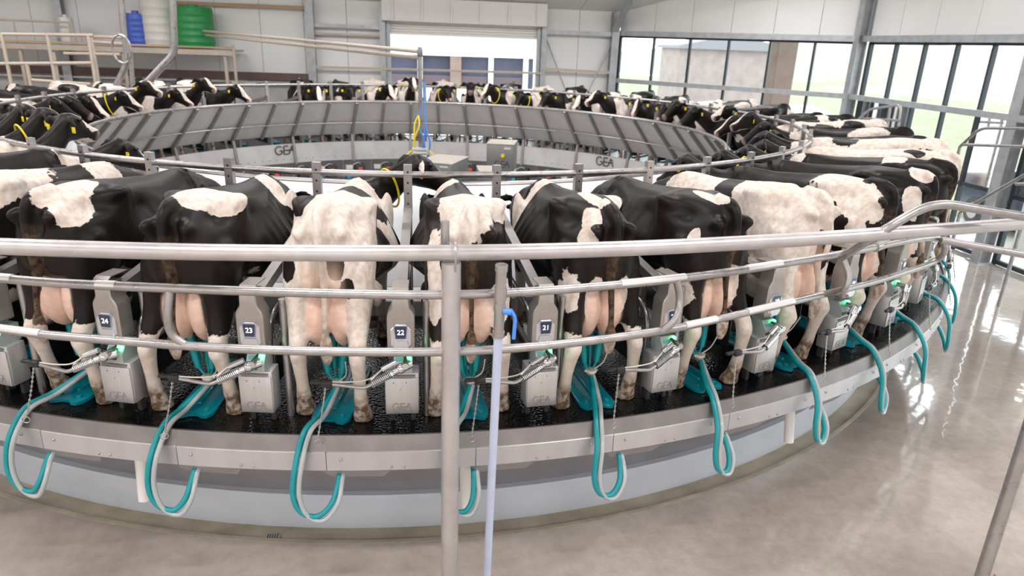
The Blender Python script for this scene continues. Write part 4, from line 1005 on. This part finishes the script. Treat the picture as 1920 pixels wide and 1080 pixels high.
def rand_blobs(white):
    bl = []
    for i in range(rc.randint(4, 7)):
        k = 'b' if white else 'w'
        bl.append((k, (rc.uniform(-.1,1.5), rc.choice((-.25,.25,0)), rc.uniform(.9,1.5)), (rc.uniform(.10,.30), rc.uniform(.12,.32), rc.uniform(.12,.32))))
    if white: bl.append(('b', (2.0,0,1.2), (.40,.5,.5)))
    if rc.random() < .72: bl.append(('w', (2.24,0,1.14), (.28,rc.uniform(.035,.065),.28)))
    if rc.random() < .35: bl.append(('w', (1.5,.0,1.2), (.13,.4,.5)))
    return bl
for k in range(-5, 45):
    j = k % 50
    if j in EMPTY_STALLS: continue
    a = A_COW0+STEP*k; num = 22-k
    if k in HERO:
        s, base, bl, desc = HERO[k]; sh = H[s]
        if k <= 5: lab = '%s left of display %s' % (desc, word(num))
        else: lab = '%s, seen side on at the right' % desc
        add_cow('dairy_cow', paint(sh, base, bl, 'dairy_cow'), sh, lab, a, R=7.5+(-.03 if k == -2 else 0), collar=k in (0, 6))
        continue
    white = rc.random() < .36; sh = G[rc.randrange(5)]; bl = rand_blobs(white)
    col = 'white cow with dark patches' if white else 'black and white cow'
    if k < -3: lab = '%s at the left edge, %s beyond display twenty-five' % (col, ordinal(-3-k))
    elif k <= 17: lab = '%s on right side, %s behind the almost white cow' % (col, ordinal(k-8))
    elif k <= 25: lab = '%s in far row, %s head right of the cable mast' % (col, ordinal(26-k))
    elif k <= 29: lab = '%s in far row, %s head left of the cable mast' % (col, ordinal(k-25))
    else: lab = '%s on left side, %s nearer from the gap' % (col, ordinal(k-31))
    add_cow('dairy_cow', paint(sh, -1 if white else 1, bl, 'dairy_cow'), sh, lab, a, R=7.5+rc.uniform(-.06,.04), collar=rc.random() < .12, sc=rc.uniform(.97,1.03))
# cows waiting behind the ring at the back left
for i, (px, py, rz, wh, ds) in enumerate(((165,168,20,True,'pale waiting cow nearest the left pipes'), (235,160,200,False,'dark waiting cow between the two bent pipes'), (285,165,-15,True,'white headed waiting cow right of the bent pipes'), (60,165,10,False,'dark waiting cow in the far left pen'), (120,150,185,True,'patched waiting cow behind the pen rails'))):
    p = pixy(px, py, 6.4+.5*(i % 3)); sh = G[i]
    add_cow('dairy_cow', paint(sh, -1 if wh else 1, rand_blobs(wh), 'dairy_cow'), sh, ds, 0, group='cows waiting in the back pen', loc=(p.x, p.y, .55), rz=R_(rz), collar=False)
# ================================================================== FOREGROUND RAILING
def arc_pts(pts, z): return [pix(x, y, z) for x, y in pts]
ZTOP, ZMID, ZLOW = DECK+1.40, DECK+1.16, DECK+.81
gr = thing('guard_railing', 'curved galvanised guard railing of three tubes in the foreground', 'railing', (0,-8.2,0))
def world_part(mb, name, m, parent):
    o = mb.build(name, m, parent); o.location = -Vector(parent.location); return o
top = spline(arc_pts([(-260,452),(0,462),(400,473),(845,474),(1200,465),(1500,449),(1700,435),(1920,419),(2050,411)], ZTOP), 8)
mid = spline(arc_pts([(-260,500),(0,522),(150,533),(471,546),(800,553),(1022,545),(1240,526),(1400,505),(1560,479),(1650,462)], ZMID), 8)
low = spline(arc_pts([(-260,575),(0,617),(200,637),(471,655),(800,660),(1022,648),(1240,620),(1400,586),(1560,548),(1640,528),(1720,503)], ZLOW), 8)
world_part(MB().tube(top, .0445, 16), 'top_rail', GALV_BIG, gr)
world_part(MB().tube(mid, .026, 12), 'middle_rail', GALV, gr)
endp = pix(1770, 470, DECK+.95); mend = mid[-1]
world_part(MB().tube(low+spline([low[-1], pix(1752,490,DECK+.83), pix(1770,474,DECK+.93), pix(1768,452,DECK+1.05), pix(1748,446,DECK+1.12)], 6)[1:], .026, 12), 'lower_rail', GALV, gr)
world_part(MB().tube(spline([mend, pix(1700,452,ZMID), pix(1748,446,DECK+1.12)], 5), .025, 12), 'end_bend', GALV, gr)
pb = pix(846, 474, ZTOP); post = Vector((pb.x, pb.y-.02, 0))
world_part(MB().tube([post, post+Vector((0,0,ZTOP-.05))], .054, 24), 'post', GALV_BIG, gr)
world_part(MB().lathe([(.11,0),(.11,.012)], 24, post), 'base_plate', GALV_BIG, gr)
world_part(MB().tube([post+Vector((-.03,.14,ZTOP-.02)), post+Vector((-.03,.14,ZTOP+.15))], .024, 12), 'stub', GALV, gr)
ub = [post+Vector((.02+.0*math.cos(t), -.0+.058*math.cos(t), ZTOP-.03+.095*math.sin(t))) for t in [2*math.pi*i/20 for i in range(20)]]
world_part(MB().tube(ub, .006, 6, closed=True), 'u_bolt', STEEL, gr)
for nm, pts in (('bent_strut', [(318,540,ZMID),(313,600,DECK+.98),(322,630,DECK+.87),(350,648,ZLOW)]), ('bent_strut', [(1268,524,ZMID),(1276,560,DECK+1.02),(1268,600,DECK+.90),(1240,622,ZLOW)]), ('bent_strut', [(1577,476,ZMID),(1592,515,DECK+1.02),(1588,540,DECK+.93),(1545,552,ZLOW)])):
    q = [pix(*a) for a in pts]; world_part(MB().tube(round_corners(q, .12, 4), .023, 10), nm, GALV, gr)
for x0, x1, z, crv in ((160,240,ZMID,mid), (1160,1285,ZMID,mid), (1390,1465,ZMID,mid), (1290,1345,ZLOW,low), (0,72,ZLOW,low), (0,20,ZMID,mid), (1400,1480,ZLOW,low)):
    seg = [p for p in crv if x0-8 <= 960+CAM_F*((p-CAM_C).dot(CAM_R))/((p-CAM_C).dot(_fw)) <= x1+8]
    if len(seg) > 1: world_part(MB().tube([p+Vector((0,0,.004)) for p in seg], .0265, 12), 'pale_sleeve', mat('pale_sleeve', (.80,.77,.75), .35, .4), gr)
# exit gate at the right that branches off the railing
eg = thing('exit_gate_rail', 'bent galvanised tube rising over the railing at the right edge', 'railing', pix(1578,480,ZMID))
world_part(MB().tube(round_corners([pix(1578,482,ZMID), pix(1650,436,DECK+1.42), pix(1747,378,DECK+1.62), pix(1925,407,DECK+1.50), pix(2050,425,DECK+1.45)], .2, 6), .03, 12), 'upper_tube', GALV, eg)
world_part(MB().tube([pix(1640,464,ZMID), pix(1662,456,ZMID)], .036, 12), 'clamp', STEEL, eg)
world_part(MB().tube([pix(1764,450,DECK+1.1), pix(1925,478,DECK+1.02), pix(2060,500,DECK+.98)], .03, 12), 'lower_tube', GALV, eg)
sp_ = pix(1872, 574, 0); world_part(MB().tube([sp_, sp_+Vector((0,0,DECK+1.04))], .028, 12), 'gate_post', GALV, eg)
b_ = pix(1832, 1108, 0)
rp = thing('foreground_post', 'tall galvanised post cutting the lower right corner', 'post', b_)
MB().tube([(0,0,0),(0,0,ZTOP+.02)], .045, 20).build('tube', GALV, rp); MB().tube([(.075,.03,0),(.075,.03,ZTOP)], .012, 8).build('conduit', DARK, rp)
MB().tube(spline([(.06,-.03,.17),(.085,-.04,.14),(.075,-.04,.10)], 4), .005, 6).build('red_hook', mat('red_hook', (.5,.03,.03), .5), rp)
# drop pipe with valve
tp_ = pix(938, 490, ZTOP-.04); bp_ = pix(913, 1082, .10)
tp_ = Vector((tp_.x, tp_.y-.07, tp_.z)); dp = thing('water_drop_pipe', 'pale blue water pipe with blue lever valve hanging beside the big post', 'pipe', (bp_.x, bp_.y, .0))
dv = (bp_-tp_); P_ = lambda t: tp_+dv*t
def wp(a, b, r, nm, m, par=dp):
    o = MB().tube([P_(a), P_(b)], r, 18).build(nm, m, par); o.location = -Vector(dp.location) if par is dp else (0,0,0); return o
wp(.185, 1.04, .026, 'pipe', BLUEPIPE); wp(0, .06, .030, 'upper_nipple', STEEL); wp(.055, .085, .036, 'union_nut', STEEL); wp(.085, .185, .030, 'valve_body', STEEL)
for t in (.0,.10,.172): wp(t, t+.014, .035, 'thread_collar', STEEL)
vb = P_(.115); o = MB().tube([vb+Vector((.02,-.02,0)), vb+Vector((.065,-.035,0))], .019, 12).tube(round_corners([vb+Vector((.06,-.035,.01)), vb+Vector((.085,-.04,-.03)), vb+Vector((.08,-.04,-.16))], .03), .0105, 8).build('valve_lever', BLUEP, dp); o.location = -Vector(dp.location)

# ---- other rails on the right
def tube_thing(name, label, cat, paths, r=.03, m=GALV, group=None):
    base = Vector(paths[0][0]); t = thing(name, label, cat, base, group=group)
    for i, p in enumerate(paths):
        o = MB().tube(round_corners(p, .15, 5), r, 10).build('tube', m, t); o.location = -base
    return t
tube_thing('gate_hoop', 'galvanised gate hoop in front of the right column', 'gate', [[pixx(1800,275,9.0), pixx(1838,240,9.0), pixx(1925,241,9.0), pixx(2030,244,9.0)], [pixx(1806,271,9.0), pixx(1925,275,9.0), pixx(2030,279,9.0)], [pixx(1800,275,9.0), Vector((9.0, pixx(1800,275,9.0).y, 0))]], .026)
tube_thing('slanting_gate_tube', 'slanting galvanised tube crossing the base of the right column', 'gate', [[pixx(1800,398,8.6), pixx(1925,326,8.6), pixx(2000,284,8.6)], [pixx(1905,345,8.6), pixx(1990,345,8.6)], [pixx(1800,398,8.6), Vector((8.6, pixx(1800,398,8.6).y, 0))]], .026)
tube_thing('crush_gate', 'small galvanised gate by the window corner column', 'gate', [[pixx(1605,228,9.6), pixx(1630,205,9.6), pixx(1690,196,9.6), pixx(1684,238,9.6)], [pixx(1618,222,9.6), pixx(1688,226,9.6)], [pixx(1670,196,9.6), pixx(1664,238,9.6)], [pixx(1684,238,9.6), Vector((9.6, pixx(1684,238,9.6).y, 0))]], .026)
rail = [Vector((9.7*math.sin(R_(a)), -9.7*math.cos(R_(a)), DECK+.9)) for a in range(52, 75, 4)]
tube_thing('exit_lane_rail', 'curved exit lane rail on posts beyond the cows at the right', 'railing', [rail]+[[Vector((p.x,p.y,0)), p] for p in rail[::2]], .026)

# ================================================================== CENTRE PIT
ms = thing('cable_mast', 'slim centre mast carrying blue and yellow cables down to the pit', 'mast', (0,0,-.3))
MB().tube([(0,0,.0),(0,0,3.82)], .035, 12).build('pole', GALV, ms)
for i, (m_, ph) in enumerate(((BLUEP, 0), (BLUEP, 1.2), (YELLOW, 2.3), (YELLOW, 3.9), (BLUEP, 5.1))):
    pts = [(.05*math.cos(ph),.05*math.sin(ph)-.05,3.3-.3*i if m_ is BLUEP else 2.75), (.10*math.cos(ph+.6),-.12+.05*math.sin(ph),2.6), (.15*math.cos(ph),-.16,2.35), (.12*math.cos(ph+.3),-.12,2.1), (.08*math.cos(ph+2),-.1,1.8)]
    MB().tube(spline(pts, 6), .014, 8).build('cable', m_, ms)
for i in range(4): MB().bbox((-.02,-.12,2.05+i*.055), (.24,.1,.04), .006).build('terminal_block', WHITEP, ms)
for x in (-.22,-.16,.14,.2): MB().tube(spline([(x*.6,-.14,2.2),(x,-.18,2.12),(x*.9,-.16,1.95)], 4), .012, 6).build('loose_lead', YELLOW if abs(x) > .18 else GALV, ms)
MB().bbox((0,0,1.85), (.30,.2,.5), .02).build('junction_box', STEEL, ms)
bm_ = thing('service_boom', 'pair of long thin service tubes running from the back wall to the centre mast', 'boom', (0,0,3.45))
for dz, dy in ((0,0),(-.10,.12)): MB().tube([(0,dy,dz),(-3.2,4.6+dy,dz+.12),(-6.1,9.2+dy,dz+.22)], .032, 10).build('tube', PIPEW, bm_)
MB().bbox((0,.05,-.02), (.09,.2,.12), .02).build('boom_head', CABINET, bm_)
def cab(px0, px1, py0, py1, y, dep, lab, logo=False):
    a, b = pixy(px0, py1, y), pixy(px1, py0, y); w = b.x-a.x; h = b.z-a.z
    t = thing('electrical_cabinet', lab, 'cabinet', ((a.x+b.x)/2, y+dep/2, a.z))
    bd_ = MB().bbox((0,0,h/2), (w,dep,h), .012).build('body', CABINET, t); MB().bbox((0,0,h+.006), (w*1.02,dep*1.02,.014), .004).build('top', CABTOP, t)
    dr = MB().bbox((w*.02,-dep/2-.006,h*.5), (w*.94,.014,h*.94), .005).build('door', CABINET, t)
    MB().box((w*.28,-dep/2-.015,h*.88), (w*.24,.004,h*.07)).build('name_plate', WHITEP, dr, 0)
    if logo:
        put('logo', logo_mesh(.095, LOGO), dr, (w*.1,-dep/2-.016,h*.30)); MB().tube([(w*.12,-dep/2-.012,h*.62),(w*.12,-dep/2-.05,h*.62)], .03, 10).build('rotary_switch', YELLOW, dr)
    MB().tube([(0,0,-a.z-.28),(0,0,0)], .04, 10).build('stand', GALV, t)
    return t
cab(919, 971, 272, 323, -.9, .55, 'tall grey electrical cabinet with logo in the centre pit', True).rotation_euler = (0,0,R_(-14))
cab(800, 868, 308, 346, -1.6, .8, 'wide grey cabinet with dusty top in the centre pit').rotation_euler = (0,0,R_(-22))
cab(898, 932, 323, 345, -1.9, .5, 'small pale cabinet between the two larger ones in the pit')
cv = thing('pit_conveyor', 'slanting metal chute with bars beside the tall cabinet in the pit', 'chute', (1.5,-.7,.9))
for i in range(4): MB().bar((-.6+i*.05,-.3+i*.13,.0), (1.1+i*.05,-.1+i*.13,.45), .05, .03).build('chute_bar', CABTOP, cv, 0)
for x in (-.5, .9): MB().tube([(x,0,-1.15),(x,0,.2)], .025, 8).build('leg', GALV, cv)

# ================================================================== BACK LEFT: MEZZANINE, TANKS, PIPES, PEN
mz = thing('mezzanine', 'raised timber edged service platform at the back left', 'platform', (-9.0,8.9,0))
MB().box((0,.0,3.17), (8.2,1.1,.05)).build('deck', CONCW, mz, 0); MB().box((0,-.58,3.12), (8.2,.06,.12)).build('front_beam', PIPEW, mz, 0); MB().box((0,-.60,3.25), (8.2,.03,.05)).build('edge_board', WOOD, mz, 0)
for x in (-3.9,-1.2,1.3,3.85): MB().tube([(x,-.5,0),(x,-.5,3.1)], .05, 10).build('leg', PIPEW, mz)
for x in (-3.9,-2.6,-1.2,.1): MB().tube([(x,-.55,3.2),(x,-.55,3.75)], .022, 8).build('handrail_post', PIPEW, mz)
MB().tube([(-4.1,-.55,3.74),(.1,-.55,3.74)], .024, 8).build('handrail', PIPEW, mz)
def tank(name, px0, px1, py0, py1, y, m, lab, cat):
    a, b = pixy(px0, py1, y), pixy(px1, py0, y); r = (b.x-a.x)/2; h = b.z-3.2
    t = thing(name, lab, cat, ((a.x+b.x)/2, y, 3.2)); mb = MB(); prof = [(r*.9,0),(r,.03)]
    for i in range(1, 6): prof += [(r, h*i/6-.03), (r*1.02, h*i/6-.015), (r*1.02, h*i/6+.015), (r, h*i/6+.03)]
    prof += [(r, h-.05), (r*.94, h)]; mb.lathe(prof, 28).build('shell', m, t); MB().lathe([(r*.3,h),(r*.3,h+.05),(r*.26,h+.07)], 16).build('lid', m, t); return t
tank('water_tank', 333, 397, 15, 88, 8.9, GREENT, 'green ribbed plastic tank on the service platform', 'tank')
tank('chemical_drum', 240, 275, 26, 84, 8.9, BLUET, 'blue plastic drum on the service platform', 'drum')
tank('feed_bag_bin', 272, 322, 0, 84, 9.0, WHITEP, 'white bulk bin between blue drum and green tank', 'bin')
tank('small_bucket', 113, 135, 33, 60, 8.8, WHITEP, 'small white bucket on the far left platform', 'bucket')
def gp(lab, pts, r=.075): return tube_thing('bent_gate_pipe', lab, 'pipe', [pts], r)
Y0 = 3.2
gp('thick bent galvanised pipe rising right of the waiting cows', [Vector((pixy(262,212,Y0).x, Y0, 0)), pixy(262,212,Y0), pixy(266,165,Y0), pixy(327,100,Y0), pixy(322,-40,Y0)], .07)
gp('thick bent galvanised pipe rising left of the blue drum', [Vector((pixy(206,185,Y0+.3).x, Y0+.3, 0)), pixy(206,185,Y0+.3), pixy(240,115,Y0+.3), pixy(232,60,Y0+.3), pixy(224,-40,Y0+.3)], .06)
gp('thin upright pipe between the two bent pipes', [Vector((pixy(250,180,Y0+.2).x, Y0+.2, 0)), pixy(250,180,Y0+.2), pixy(245,100,Y0+.2)], .045)
lp = [pixy(228,92,Y0)+Vector((.17*math.cos(t),0,.26*math.sin(t))) for t in [2*math.pi*i/24 for i in range(24)]]
lt = thing('pipe_loop', 'oval pipe loop hanging beside the bent pipes', 'loop', lp[0]); o = MB().tube(lp, .022, 8, closed=True).build('loop', GALV, lt); o.location = -lp[0]
YP = 6.0
def pen(lab, pts2, posts, y=YP):
    paths = [[pixy(x0,y0_,y), pixy(x1,y1_,y)] for x0,y0_,x1,y1_ in pts2]+[[pixy(x,t,y), Vector((pixy(x,t,y).x, y, 0))] for x, t in posts]
    return tube_thing('pen_railing', lab, 'railing', paths, .04, PIPEW)
pen('cream painted pen railing at the far left', [(-120,62,175,66),(-120,120,175,118),(60,150,170,158)], [(2,60),(88,62),(165,64),(50,118)])
pen('cream painted pen railing below the service platform', [(165,68,230,70),(170,78,230,82),(120,100,225,102)], [(172,70),(100,98)], 6.6)
pen('pale rail and post at the gap in the far row', [(330,163,480,157)], [(437,84)], 8.3)
